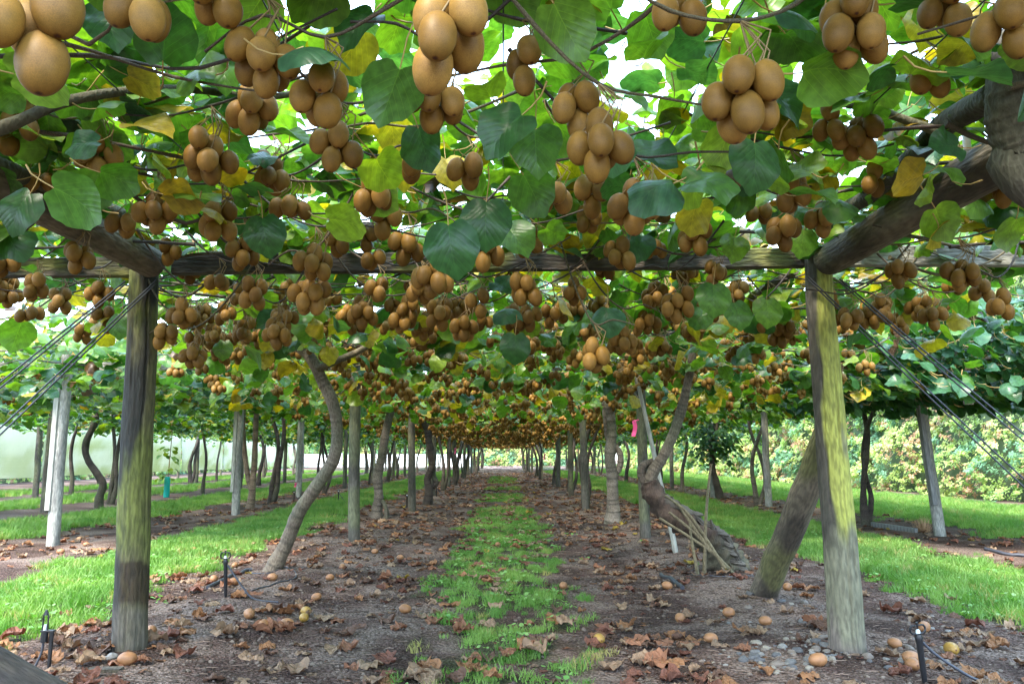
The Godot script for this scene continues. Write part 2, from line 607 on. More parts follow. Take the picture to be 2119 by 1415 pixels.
func sawn_timber(length: float, w: float, d: float, kind: int, off: float, step := 0.08) -> ArrayMesh:
	# rectangular section with worn edges, along y, with per-vertex tones
	var mb := MB.new()
	var n := maxi(int(length / step), 2)
	var bv := minf(w, d) * 0.1
	var prof := [Vector2(-w / 2 + bv, -d / 2), Vector2(w / 2 - bv, -d / 2), Vector2(w / 2, -d / 2 + bv), Vector2(w / 2, d / 2 - bv), Vector2(w / 2 - bv, d / 2), Vector2(-w / 2 + bv, d / 2), Vector2(-w / 2, d / 2 - bv), Vector2(-w / 2, -d / 2 + bv)]
	var colf := timber_colors(kind, off)
	for s in 8:
		var a: Vector2 = prof[s]
		var b: Vector2 = prof[(s + 1) % 8]
		var cuts := 1 if s % 2 else 4
		for j in cuts:
			var q0 := a.lerp(b, float(j) / cuts)
			var q1 := a.lerp(b, float(j + 1) / cuts)
			var last := []
			for i in n + 1:
				var y := length * i / n
				var wob := Vector3(0.003 * nz.get_noise_2d(y * 90.0, off), 0, 0.003 * nz.get_noise_2d(y * 90.0, off + 50.0))
				var p0 := Vector3(q0.x, y, q0.y) + wob
				var p1 := Vector3(q1.x, y, q1.y) + wob
				var dir := Vector3(q0.x + q1.x, 0, q0.y + q1.y).normalized()
				var now := [mb.vert(p0, colf.call(p0, dir, 0.0)), mb.vert(p1, colf.call(p1, dir, 0.0))]
				if i: mb.quad(last[0], last[1], now[1], now[0])
				last = now
	for e in [0.0, length]:
		var ids := []
		for s in 8: ids.append(mb.vert(Vector3(prof[s].x, e, prof[s].y), colf.call(Vector3(prof[s].x, e, prof[s].y), Vector3.UP, 0.0)))
		for s in range(1, 7):
			if e == 0.0: mb.tri(ids[0], ids[s + 1], ids[s])
			else: mb.tri(ids[0], ids[s], ids[s + 1])
	return mb.mesh(M.timber)

func plain_tube(pts: Array, rad: Array, sides: int, mat: Material, colf = null) -> ArrayMesh:
	var mb := MB.new()
	mb.tube(pts, rad, sides, true, colf)
	return mb.mesh(mat)

func smooth_path(ctrl: Array, per: int) -> Array:
	var out := []
	var n := ctrl.size()
	for i in n - 1:
		var p0: Vector3 = ctrl[maxi(i - 1, 0)]
		var p3: Vector3 = ctrl[mini(i + 2, n - 1)]
		for k in per:
			out.append((ctrl[i] as Vector3).cubic_interpolate(ctrl[i + 1], p0, p3, float(k) / per))
	out.append(ctrl[n - 1])
	return out

# a vine trunk: ringed bark, tapering, gnarled
func trunk_mesh(ctrl: Array, r0: float, r1: float, sides: int, per: int, tone: Color, ringed := 0.05, flare := 1.5, gnarl := 0.12) -> ArrayMesh:
	var pts := smooth_path(ctrl, per)
	var rad := []
	var off := rng.randf() * 900.0
	var ring_at := func(i: int) -> bool: return ringed > 0.03 and nf.get_noise_1d(i * 55.0 + off) > 0.34
	for i in pts.size():
		var t := float(i) / (pts.size() - 1)
		var r := lerpf(r0, r1, sqrt(t))
		r *= 1.0 + (flare - 1.0) * exp(-t * 14.0)
		r *= 1.0 + ringed * (0.9 if ring_at.call(i) else -0.1) + 0.08 * nz.get_noise_1d(t * 400.0 + off)
		rad.append(r)
	var last := pts.size() - 1
	var colf := func(p: Vector3, dir: Vector3, _t: float) -> Color:
		var a := nz.get_noise_3d(p.x * 420.0, p.y * 420.0 + off, p.z * 420.0)
		var b := nz.get_noise_3d(p.x * 120.0 + off, p.y * 120.0, p.z * 120.0)
		var k := 1.0 + 0.45 * a
		var ri := roundi(_t * last)
		if ring_at.call(ri): k *= 1.15
		elif ring_at.call(ri + 1): k *= 0.62
		var c := Color(tone.r * k, tone.g * k, tone.b * k)
		return c.lerp(Color(0.12, 0.13, 0.075), 0.5 * smoothstep(0.1, 0.45, b))
	var bump := func(p: Vector3, dir: Vector3, t: float) -> float:
		var g0 := gnarl * (1.0 + 1.6 * exp(-t * 9.0)) * nz.get_noise_3d(p.x * 130.0 + dir.x * 38.0 + off, p.y * 130.0 + dir.y * 38.0, p.z * 130.0 + dir.z * 38.0)
		return g0 + gnarl * 0.6 * nf.get_noise_3d(p.x * 500.0 + dir.x * 60.0 + off, p.y * 500.0 + dir.y * 60.0, p.z * 500.0 + dir.z * 60.0)
	var mb := MB.new()
	mb.tube(pts, rad, sides, true, colf, bump)
	return mb.mesh(M.bark)

func cane_mesh(pts: Array, r0: float, r1: float, sides := 6) -> ArrayMesh:
	var rad := []
	var off := rng.randf() * 300.0
	for i in pts.size():
		var t := float(i) / (pts.size() - 1)
		rad.append(lerpf(r0, r1, t) * (1.25 if i % 4 == 0 else 1.0))
	var tone: Color = [Color(0.075, 0.05, 0.035), Color(0.11, 0.075, 0.045), Color(0.13, 0.105, 0.055), Color(0.06, 0.045, 0.04)][rng.randi() % 4]
	var colf := func(p: Vector3, _d: Vector3, _t: float) -> Color:
		var k := 1.0 + 0.5 * nz.get_noise_3d(p.x * 300.0 + off, p.y * 300.0, p.z * 300.0)
		return Color(tone.r * k, tone.g * k, tone.b * k)
	return plain_tube(pts, rad, sides, M.cane, colf)

# ================================================================ the scene
func _ready() -> void:
	rng.seed = 20240611
	nz.seed = 7
	nz.noise_type = FastNoiseLite.TYPE_SIMPLEX
	nz.frequency = 0.01
	nz.fractal_octaves = 3
	nf.seed = 19
	nf.noise_type = FastNoiseLite.TYPE_SIMPLEX
	nf.frequency = 0.02
	nf.fractal_octaves = 2
	# camera
	var cam := Camera3D.new()
	cam.name = "camera"
	cam.position = eye
	cam.basis = look
	cam.fov = rad_to_deg(2.0 * atan(707.5 / FP))
	cam.near = 0.05
	cam.far = 600.0
	cam.current = true
	add_child(cam)
	# sky: bright thin overcast
	var sky_mat := ProceduralSkyMaterial.new()
	sky_mat.sky_top_color = Color(0.70, 0.83, 0.98)
	sky_mat.sky_horizon_color = Color(0.87, 0.93, 0.98)
	sky_mat.ground_horizon_color = Color(0.75, 0.75, 0.72)
	sky_mat.ground_bottom_color = Color(0.35, 0.34, 0.28)
	sky_mat.sun_angle_max = 1.0
	var sky := Sky.new()
	sky.sky_material = sky_mat
	var env := Environment.new()
	env.background_mode = Environment.BG_SKY
	env.sky = sky
	env.background_energy_multiplier = 1.0
	env.tonemap_mode = Environment.TONE_MAPPER_LINEAR
	env.tonemap_exposure = 10.4
	env.sdfgi_enabled = true
	env.ssao_enabled = true
	env.ssil_enabled = true
	var we := WorldEnvironment.new()
	we.name = "world_environment"
	we.environment = env
	add_child(we)
	# sun: veiled, from the right and above
	var sun := DirectionalLight3D.new()
	sun.name = "sun"
	sun.light_energy = 0.5
	sun.light_angular_distance = 16.0
	sun.light_color = Color(1.0, 0.96, 0.9)
	sun.shadow_enabled = true
	add_child(sun)
	sun.look_at_from_position(Vector3(-5, 13, 8), Vector3.ZERO)

	make_materials()
	make_shared_meshes()
	build_ground()
	build_timber()
	build_vines()
	build_fruit()
	build_surroundings()
	build_floor_things()

func make_shared_meshes() -> void:
	#                       droop fold ripple tip
	for k in [[0.25, 0.10, 0.10, 0.25], [0.55, 0.0, 0.14, 0.2], [0.15, 0.34, 0.12, 0.35], [-0.2, 0.05, 0.16, 0.5], [0.35, 0.2, 0.22, 0.1]]:
		leaf_meshes.append(leaf_mesh(5, 36, k[0], k[1], k[2], k[3], 11 + leaf_meshes.size() * 7, M.leaf))
	for k in [[0.35, 0.12, 0.15, 0.25], [0.1, 0.3, 0.18, 0.35]]:
		leaf_low.append(leaf_mesh(2, 11, k[0], k[1], k[2], k[3], 5 + leaf_low.size(), M.leaf, false))
	for k in 5: clumps.append(clump_mesh(70 + k))
	fruit_hi = fruit_mesh(22, 16)
	fruit_lo = fruit_mesh(10, 8)
	stalk_mesh = plain_tube([Vector3.ZERO, Vector3(0.03, 0.5, 0.02), Vector3(0, 1, 0)], [0.0022, 0.0018, 0.0024], 5, M.stalk)
	var cb := MB.new()
	for k in 5:
		var a := TAU * k / 5.0
		cb.tube([Vector3(0, -1.2, 0), Vector3(cos(a) * 0.10, -1.265, sin(a) * 0.10), Vector3(cos(a) * 0.17, -1.25, sin(a) * 0.17)], [0.06, 0.04, 0.012], 5)
	cb.tube([Vector3(0, -1.19, 0), Vector3(0, -1.25, 0), Vector3(0, -1.30, 0)], [0.11, 0.08, 0.03], 7)
	calyx_mesh = cb.mesh(M.calyx)

# ---------------------------------------------------------------- ground, grass, litter
func lines(near_lo: float, near_hi: float, step: float, far_lo: float, far_hi: float, grow: float) -> Array:
	var out := []
	var x := near_lo
	while x < near_hi:
		out.append(x)
		x += step
	var s := step
	x = near_hi
	while x < far_hi:
		out.append(x)
		s *= grow
		x += s
	out.append(far_hi)
	s = step
	x = near_lo
	while x > far_lo:
		s *= grow
		x -= s
		out.push_front(maxf(x, far_lo))
	return out

func build_ground() -> void:
	var xs := lines(-3.6, 3.6, 0.06, -160.0, 160.0, 1.09)
	var zs := lines(-9.0, -2.4, 0.06, -220.0, 60.0, 1.05)
	var mb := MB.new()
	for zi in zs.size():
		for xi in xs.size():
			var x: float = xs[xi]
			var z: float = zs[zi]
			var a := nz.get_noise_2d(x * 110.0, z * 110.0)
			var b := nz.get_noise_2d(x * 420.0 + 30.0, z * 420.0)
			var c := Color(0.16, 0.104, 0.086).lerp(Color(0.27, 0.20, 0.165), smoothstep(-0.05, 0.4, a + 0.4 * b + (0.25 if absf(absf(x) - 1.6) < 0.5 else 0.0)))
			c = c.lerp(Color(0.09, 0.058, 0.047), smoothstep(0.1, 0.5, -a + 0.3 * b))
			var g := grass_at(x, z)
			c = c.lerp(Color(0.045, 0.062, 0.02), g * 0.85)
			mb.vert(Vector3(x, gh(x, z), z), c)
	var w := xs.size()
	for zi in zs.size() - 1:
		for xi in w - 1:
			var i := zi * w + xi
			mb.quad(i, i + w, i + w + 1, i + 1)
	setting("ground", mb.mesh(M.soil))

	# grass tufts
	var tufts := []
	for vtx in 3:
		var t := MB.new()
		for k in 44:
			var a := rng.randf() * TAU
			var r := sqrt(rng.randf()) * 0.085
			var base := Vector3(cos(a) * r, -0.01, sin(a) * r)
			var hgt := 0.035 + rng.randf() * 0.05
			var lean := Vector3(rng.randf() - 0.5, 0, rng.randf() - 0.5) * 0.09
			var wd := Vector3(cos(a + 1.3), 0, sin(a + 1.3)) * (0.0022 + rng.randf() * 0.0018)
			var sh := 0.75 + rng.randf() * 0.5
			var col := Color(sh, sh, sh)
			var p1 := base + Vector3(0, hgt * 0.55, 0) + lean * 0.3
			var p2 := base + Vector3(0, hgt, 0) + lean
			var i0 := t.vert(base - wd, col)
			var i1 := t.vert(base + wd, col)
			var i2 := t.vert(p1 + wd * 0.8, col)
			var i3 := t.vert(p1 - wd * 0.8, col)
			var i4 := t.vert(p2, col)
			t.quad(i0, i1, i2, i3)
			t.tri(i3, i2, i4)
		tufts.append(t.mesh(M.grass))
	var wh := [[], [], []]
	var tn := [[], [], []]
	var strips := [[-0.75, 0.75, -2.4, -12.0, 900.0, 1.0], [-0.75, 0.75, -12.0, -37.0, 330.0, 1.3], [-4.1, -2.2, -2.6, -12.0, 800.0, 1.1], [-4.1, -2.2, -12.0, -50.0, 260.0, 1.5], [2.4, 4.7, -2.6, -12.0, 800.0, 1.1], [2.4, 4.7, -12.0, -50.0, 260.0, 1.5], [-7.2, -5.2, -6.5, -50.0, 260.0, 1.5], [5.5, 10.2, -6.0, -20.0, 360.0, 1.3], [5.5, 10.2, -20.0, -55.0, 130.0, 1.8], [-13.4, -8.2, -10.0, -50.0, 130.0, 1.8]]
	for s in strips:
		var area: float = (s[1] - s[0]) * (s[2] - s[3])
		for i in int(area * s[4] * 0.2):
			var x := rng.randf_range(s[0], s[1])
			var z := rng.randf_range(s[3], s[2])
			var g := grass_at(x, z)
			if rng.randf() > g: continue
			if not in_frame(Vector3(x, 0, z), 60.0): continue
			var k := rng.randi() % 3
			var sc: float = s[5] * rng.randf_range(0.6, 1.15) * (0.7 + 0.3 * g)
			if absf(x) < 0.8: sc *= 0.75
			wh[k].append(Transform3D(Basis(Vector3.UP, rng.randf() * TAU).scaled(Vector3.ONE * sc), Vector3(x, gh(x, z), z)))
			var n := nz.get_noise_2d(x * 130.0 + 9.0, z * 130.0)
			var c := Color(0.12, 0.26, 0.045).lerp(Color(0.23, 0.37, 0.085), clampf(0.5 + n * 1.3 + gauss() * 0.25, 0, 1))
			if rng.randf() < 0.05: c = Color(0.38, 0.33, 0.12)
			tn[k].append(c)
	for k in 3:
		multi("grass", tufts[k], wh[k], tn[k], self)
	# round-leaved weeds and clover in the grass
	var wb := MB.new()
	for k in 9:
		var a := rng.randf() * TAU
		var r := 0.015 + rng.randf() * 0.05
		var cpos := Vector3(cos(a) * r, 0.012 + rng.randf() * 0.022, sin(a) * r)
		var s := 0.006 + rng.randf() * 0.006
		var tilt := Basis(Vector3(rng.randf() - 0.5, 0, rng.randf() - 0.5).normalized(), rng.randf() * 0.6)
		var m0 := wb.vert(cpos)
		var ring := []
		for j in 7: ring.append(wb.vert(cpos + tilt * Vector3(cos(TAU * j / 7.0) * s, 0.003, sin(TAU * j / 7.0) * s)))
		for j in 7: wb.tri(m0, ring[(j + 1) % 7], ring[j])
	var weed := wb.mesh(M.small_leaf)
	var ww := []
	var wt := []
	for i in 3200:
		var x := rng.randf_range(-4.0, 4.6)
		var z := rng.randf_range(-11.0, -2.5)
		var g := grass_at(x, z)
		if rng.randf() > g * 0.75 + 0.006 or not in_frame(Vector3(x, 0, z), 40.0): continue
		ww.append(Transform3D(Basis(Vector3.UP, rng.randf() * TAU).scaled(Vector3.ONE * rng.randf_range(0.7, 1.5)), Vector3(x, gh(x, z), z)))
		wt.append(Color(0.12, 0.30, 0.06).lerp(Color(0.26, 0.42, 0.14), rng.randf()))
	multi("clover", weed, ww, wt, self)
	# crumbs of soil, and bits of bark and twig
	var lumps := []
	for q in 3:
		lumps.append(lump_mesh(7, 5, 0.5, 40 + q, M.clod))
	var cw := [[], [], []]
	var ct := [[], [], []]
	for i in 42000:
		var z := -2.4 - pow(rng.randf(), 1.7) * 11.0
		var x := rng.randf_range(-2.9, 3.1)
		if absf(x) < 0.5 and rng.randf() < 0.5: continue
		if not in_frame(Vector3(x, 0, z), 40.0) or rng.randf() < grass_at(x, z) * 0.9: continue
		var k := rng.randi() % 3
		var s := 0.002 + pow(rng.randf(), 5.0) * 0.009
		cw[k].append(Transform3D(Basis.from_euler(Vector3(rng.randf() * 6.0, rng.randf() * 6.0, rng.randf() * 6.0)).scaled(Vector3(s * 1.3, s, s)), Vector3(x, gh(x, z) + s * 0.2, z)))
		ct[k].append(Color(0.07, 0.052, 0.042).lerp(Color(0.19, 0.15, 0.12), pow(rng.randf(), 2.5)))
	for k in 3:
		multi("soil_crumbs", lumps[k], cw[k], ct[k], self)
	var tw := []
	var tt := []
	var twig := plain_tube([Vector3(-0.5, 0, 0), Vector3(-0.1, 0.04, 0.03), Vector3(0.2, 0.0, -0.04), Vector3(0.5, 0.02, 0.02)], [0.03, 0.045, 0.04, 0.02], 4, M.clod)
	for i in 17000:
		var z := -2.4 - pow(rng.randf(), 1.5) * 10.0
		var x := rng.randf_range(-2.8, 3.2)
		if not in_frame(Vector3(x, 0, z), 40.0) or rng.randf() < grass_at(x, z) * 0.9: continue
		var s := 0.012 + pow(rng.randf(), 4.0) * 0.11
		tw.append(Transform3D(Basis(Vector3.UP, rng.randf() * TAU).scaled(Vector3(s, s * 0.8 if s < 0.05 else 0.05, s if s < 0.05 else 0.05)), Vector3(x, gh(x, z) + 0.003, z)))
		tt.append(Color(0.05, 0.033, 0.027).lerp(Color(0.24, 0.17, 0.13), pow(rng.randf(), 1.7)))
	multi("twig_litter", twig, tw, tt, self)

func lump_mesh(sides: int, rings: int, rough: float, seed_: int, mat: Material) -> ArrayMesh:
	var mb := MB.new()
	var top := mb.vert(Vector3(0, 1, 0))
	var rows := []
	for i in range(1, rings):
		var a := PI * i / rings
		var row := []
		for k in sides:
			var t := TAU * k / sides
			var d := Vector3(sin(a) * cos(t), cos(a), sin(a) * sin(t))
			var r := 1.0 + rough * nz.get_noise_3d(d.x * 70.0 + seed_ * 31.0, d.y * 70.0, d.z * 70.0)
			row.append(mb.vert(d * r))
		rows.append(row)
	var bot := mb.vert(Vector3(0, -1, 0))
	for k in sides:
		var k2 := (k + 1) % sides
		mb.tri(top, rows[0][k2], rows[0][k])
		for i in rows.size() - 1:
			mb.quad(rows[i][k], rows[i][k2], rows[i + 1][k2], rows[i + 1][k])
		mb.tri(bot, rows[-1][k], rows[-1][k2])
	return mb.mesh(mat)

# ---------------------------------------------------------------- posts, beams, wires
func build_timber() -> void:
	# the two near end posts
	var lb := gnd(265, 1366)
	var lt := atz(300, 505, lb.z)
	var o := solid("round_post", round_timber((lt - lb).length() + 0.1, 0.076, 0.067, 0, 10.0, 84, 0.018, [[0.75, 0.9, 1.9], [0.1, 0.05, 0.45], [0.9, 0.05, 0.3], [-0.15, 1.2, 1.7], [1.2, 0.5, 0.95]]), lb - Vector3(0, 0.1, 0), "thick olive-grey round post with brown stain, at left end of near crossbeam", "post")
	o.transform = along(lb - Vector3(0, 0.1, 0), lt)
	var rb := gnd(1757, 1362)
	var rt := atz(1690, 515, rb.z)
	o = solid("round_post", round_timber((rt - rb).length() + 0.1, 0.083, 0.062, 1, 220.0, 84, 0.018, [[-0.1, 0.15, 0.8], [-0.75, 0.6, 1.6], [0.25, 0.9, 1.5], [0.5, 0.3, 0.65]]), rb, "thick round post with yellow-green algae and painted-in side light, at right of near crossbeam", "post")
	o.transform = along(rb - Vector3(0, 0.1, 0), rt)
	# near crossbeam in three lengths, behind the posts
	var zb := lb.z - 0.075
	var y_l := 1.885
	var y_m := 1.93
	beam(Vector3(-5.2, y_l - 0.03, zb - 0.02), Vector3(-1.80, y_l, zb - 0.02), 0.10, 0.05, 3, "dark damp crossbeam running off left from the stained near post")
	beam(Vector3(-1.66, y_l, zb + 0.03), Vector3(1.53, y_m, zb + 0.03), 0.10, 0.05, 3, "long dark crossbeam spanning between the two near posts")
	beam(Vector3(1.66, y_m + 0.01, zb + 0.02), Vector3(5.2, y_m + 0.03, zb + 0.02), 0.105, 0.05, 5, "crossbeam with sky light painted pale grey, running off right from the algae-covered post")  # paler than the other lengths: sky light put into its colour
	# logs along the rows, from the near posts towards the viewer
	var la := Vector3(lb.x + 0.02, 1.855, lb.z + 0.10)
	o = solid("row_log", round_timber(4.6, 0.072, 0.078, 4, 41.0, 26, 0.03), la, "mossy round log running from stained left post towards the viewer", "log")
	o.transform = along(la, la + Vector3(-0.06, 0.02, 4.6))
	var ra := Vector3(rt.x + 0.02, 1.885, rb.z + 0.10)
	o = solid("row_log", round_timber(4.6, 0.078, 0.09, 4, 141.0, 26, 0.03), ra, "heavy dark log running from right algae post towards the viewer", "log")
	o.transform = along(ra, ra + Vector3(0.08, 0.02, 4.6))
	# two white pegs on the right log
	for q in [[2001, 290, 2.55, 0.07], [2046, 112, 2.3, 0.06]]:
		var pb := MB.new()
		pb.box(Vector3.ZERO, Vector3(0.022, q[3], 0.014), 0.002)
		solid("marker_peg", pb.mesh(M.white_peg), at(q[0], q[1], q[2]), "small white peg on side of heavy right log" if q[1] > 200 else "small white peg among the leaves above heavy right log", "peg")
	# leaning brace behind the right post
	var bb := gnd(1580, 1240)
	var bt := atz(1722, 885, rb.z - 0.17)
	o = solid("brace_log", round_timber((bt - bb).length() + 0.1, 0.088, 0.076, 4, 333.0, 24, 0.03), bb, "brown log leaning against the back of the right algae post", "brace")
	o.transform = along(bb - (bt - bb).normalized() * 0.1, bt)
	# corner of a leaning log at bottom left and an offcut beside the left post
	var c0 := Vector3(-2.75, 0.65, -2.87)
	var c1 := Vector3(-1.25, -0.115, -2.87)
	o = solid("brace_log", round_timber((c1 - c0).length(), 0.10, 0.10, 3, 512.0, 24, 0.03), c0, "green-tinged leaning log cutting the bottom left corner", "brace")
	o.transform = along(c0, c1)
	var k0 := gnd(214, 1408)
	o = solid("timber_offcut", sawn_timber(0.13, 0.14, 0.05, 4, 90.0, 0.03), k0, "short sawn timber offcut standing at foot of stained left post", "offcut")
	o.transform = Transform3D(Basis(Vector3.UP, 0.1), Vector3(k0.x, -0.08, k0.z))
	# row posts
	var special := {"0_1": [732, 1130], "1_1": [1336, 1116], "0_2": [852, 1060], "1_2": [1213, 1058], "2_1": [107, 1128], "2_2": [486, 1065], "3_1": [1948, 1108], "3_2": [1592, 1050]}
	var shapes := []
	for k in 4: shapes.append(round_timber(2.1, 0.062 + 0.006 * (k % 2), 0.056, 2, 600.0 + k * 55.0, 14, 0.06))
	var pale := round_timber(2.1, 0.066, 0.06, 5, 900.0, 16, 0.05)
	for r in 6:
		for k in range(1, 14):
			if r >= 4 and k < 2: continue
			var p := Vector3(row_x[r] + gauss() * 0.06, 0, Z0 - BAY * k + gauss() * 0.15)
			var key := "%d_%d" % [r, k]
			if special.has(key): p = gnd(special[key][0], special[key][1])
			if not in_frame(Vector3(p.x, 1.0, p.z), 80.0): continue
			if k > 3 and rng.randf() < 0.35: continue
			if r >= 2 and p.z > -24.0 and absf(seen_at(p + Vector3(0, 0.4, 0)).x - 345.0) < 24.0: continue
			var with_batten: bool = (r == 2 or r == 3) and k <= 3
			var label := "%s round post, %s along the %s" % ["pale battened" if with_batten else "grey weathered", ORD[k if r < 2 else k - 1], row_name[r]]
			var t := thing("row_post", Vector3(p.x, -0.08, p.z), label, "post", "posts along the vine rows")
			t.rotation = Vector3(gauss() * 0.015, rng.randf() * 0.2 - 0.1, gauss() * 0.02)
			if key == "3_1": t.rotation.z = 0.075
			part("shaft", pale if with_batten else shapes[rng.randi() % 4], t, Transform3D(Basis(Vector3.UP, rng.randf() * TAU if not with_batten else 0.0).scaled(Vector3(1, 0.98 + rng.randf() * 0.04, 1)), Vector3.ZERO))
			if with_batten:
				var bx := MB.new()
				bx.box(Vector3(0, 0, 0), Vector3(0.055, 1.55, 0.035), 0.004)
				var side := -1.0 if r == 2 else -0.9
				part("batten", bx.mesh(M.pale_board if r == 2 else M.grey_board), t, Transform3D(Basis(), Vector3(side * 0.045, 1.22, 0.062)))
	# crossbeams of the bays behind
	for k in range(1, 9):
		var z := Z0 - BAY * k - 0.09
		beam(Vector3(-1.6, 1.92, z), Vector3(1.6, 1.94, z), 0.09, 0.045, 3, "dark crossbeam over the aisle, %s beyond the near crossbeam" % ORD[k - 1])
		if k < 6:
			beam(Vector3(-12.5, 1.92, z - 0.01), Vector3(-1.66, 1.93, z), 0.09, 0.045, 5, "pale crossbeam left of the aisle, %s beyond the near crossbeam" % ORD[k - 1])
			beam(Vector3(1.66, 1.94, z), Vector3(6.3, 1.94, z - 0.01), 0.09, 0.045, 4, "crossbeam right of the aisle, %s beyond the near crossbeam" % ORD[k - 1])
	# hanging timber block on the right
	var hb := MB.new()
	hb.box(Vector3.ZERO, Vector3(0.10, 0.36, 0.05), 0.005)
	var hp := at(2003, 805, 8.9)
	solid("hanging_board", hb.mesh(M.grey_board), hp + Vector3(0, 0.0, 0), "short dark board hanging below the dark vine at right", "board")
	# long trellis wires over the aisle
	var wires := [-2.6, -2.1, -1.1, -0.55, 0.0, 0.55, 1.1, 2.1, 2.6]
	for i in wires.size():
		var x: float = wires[i]
		var pts := []
		for j in 26:
			var z := 1.2 - j * 2.4
			pts.append(Vector3(x, 1.985 - 0.03 * pow(sin(PI * (z - Z0) / BAY), 2.0), z))
		var rr := []
		for j in 26: rr.append(0.0022)
		solid("trellis_wire", plain_tube(pts, rr, 5, M.wire), Vector3.ZERO, "thin trellis wire along the canopy, %s from the left" % ORD[i], "wire", "trellis wires over the aisle")
	# guy wires of the near posts
	var ties := [[[258, 585], [0, 790], 0.05, "upper double guy wire sloping down left from stained post"], [[322, 583], [0, 884], -0.07, "lower double guy wire sloping down left from stained post"], [[1672, 575], [2119, 990], -0.06, "lower double guy wire sloping down right from algae post"], [[1738, 580], [2119, 897], 0.05, "upper double guy wire sloping down right from algae post"]]
	for tie in ties:
		var zz: float = lb.z + 0.0
		var p0 := atz(tie[0][0], tie[0][1], zz + 0.085)
		var p1 := atz(tie[1][0], tie[1][1], zz + 0.18)
		var dir := (p1 - p0)
		p1 = p0 + dir * (p0.y / -dir.y)
		var t := thing("guy_wire", p0, tie[3], "wire", "guy wires of the near posts")
		for s in 2:
			var q0 := Vector3(0, 0.0, 0.0) + Vector3(0, 0.008, 0) * (s * 2.0 - 1.0)
			var q1 := (p1 - p0) + Vector3(0, 0.03, 0) * (s * 2.0 - 1.0)
			var a := []
			var ra2 := []
			for j in 9:
				a.append(q0.lerp(q1, j / 8.0) + Vector3(0, -0.02 * sin(PI * j / 8.0), 0))
				ra2.append(0.0042)
			part("strand", plain_tube(a, ra2, 6, M.wire), t)

func beam(a: Vector3, b: Vector3, h: float, d: float, kind: int, label: String) -> void:
	# built along y, then laid down: x of the section becomes height
	var o := solid("crossbeam", sawn_timber((b - a).length(), h, d, kind, rng.randf() * 700.0, 0.03 if a.z > -5.0 else 0.15), a, label, "beam", "crossbeams of the pergola")
	var y := (b - a).normalized()
	var x := (Vector3.UP - y * y.y).normalized()
	o.transform = Transform3D(Basis(x, y, x.cross(y)), a)

# ---------------------------------------------------------------- vines and their leaves
var palette := [Color(0.24, 0.41, 0.06), Color(0.15, 0.31, 0.06), Color(0.065, 0.17, 0.055), Color(0.36, 0.52, 0.08), Color(0.10, 0.235, 0.12), Color(0.42, 0.52, 0.06), Color(0.78, 0.52, 0.05), Color(0.62, 0.34, 0.03), Color(0.17, 0.075, 0.03)]
var tint_mats := []

func pick_color(x: float, z: float) -> int:
	var r := rng.randf()
	var yel := 0.075 + 0.12 * smoothstep(0.1, 0.5, nz.get_noise_2d(x * 60.0 + 11.0, z * 60.0)) + (0.03 if z < -9.0 and absf(x) < 3.2 else 0.0)
	if absf(x) > 3.3: yel *= 0.12 if shade_tinted(x, z) else 0.35
	if r < yel: return 6 if rng.randf() < 0.75 else 7
	if r < yel + 0.012: return 8
	if shade_tinted(x, z): return [4, 4, 2, 1, 4][rng.randi() % 5]  # shade on the right vine mass put into darker, bluer leaf colours
	var q := rng.randf()
	if q < 0.34: return 0
	if q < 0.56: return 1
	if q < 0.68: return 2
	if q < 0.83: return 3
	if q < 0.93: return 4
	return 5

func cover(x: float, z: float) -> float:
	var n := nz.get_noise_2d(x * 75.0 + 500.0, z * 75.0)
	var gap := smoothstep(-0.42, -0.18, n)
	if absf(x) < 3.25:
		var edge := 1.0 - smoothstep(2.3, 3.1, absf(x) + 0.5 * nz.get_noise_2d(x * 50.0, z * 50.0 + 80.0)) if z > -7.6 else 1.0
		return edge * (0.45 + 0.55 * gap)
	if z > (-7.0 if x > 3.9 else -7.7): return 0.0
	if x > 6.9 or x < -12.4: return 0.0
	if x < -9.3: return 0.4 * gap
	return 0.25 + 0.75 * gap

func leaf_basis(nrm: Vector3, yaw: float, s: float) -> Basis:
	var zc := Vector3(cos(yaw), 0, sin(yaw))
	zc = (zc - nrm * nrm.dot(zc)).normalized()
	return Basis(nrm.cross(zc) * s, nrm * s, zc * s)

func build_vines() -> void:
	for c in palette:
		var m: StandardMaterial3D = M.leaf.duplicate()
		m.vertex_color_use_as_albedo = false
		m.albedo_color = c.linear_to_srgb()
		tint_mats.append(m)
	# named trunks: pixel control points with depth, radii
	for r in 6:
		for k in 13:
			if r >= 2 and k == 0: continue
			if r >= 4 and k < 2: continue
			if r == 5 and k > 8: continue
			var cz := Z0 + BAY * 0.5 - BAY * k
			var x0: float = [-3.25, 0.0, -6.15, 3.25, -9.25, -12.4][r]
			var x1: float = [0.0, 3.25, -3.25, 6.9, -6.15, -9.25][r]
			var base := Vector3(row_x[r] + gauss() * 0.25, 0, cz + gauss() * 1.1)
			one_vine(r, k, base, x0, x1, cz - BAY * 0.5, cz + BAY * 0.5 - (1.5 if k == 0 else 0.0))

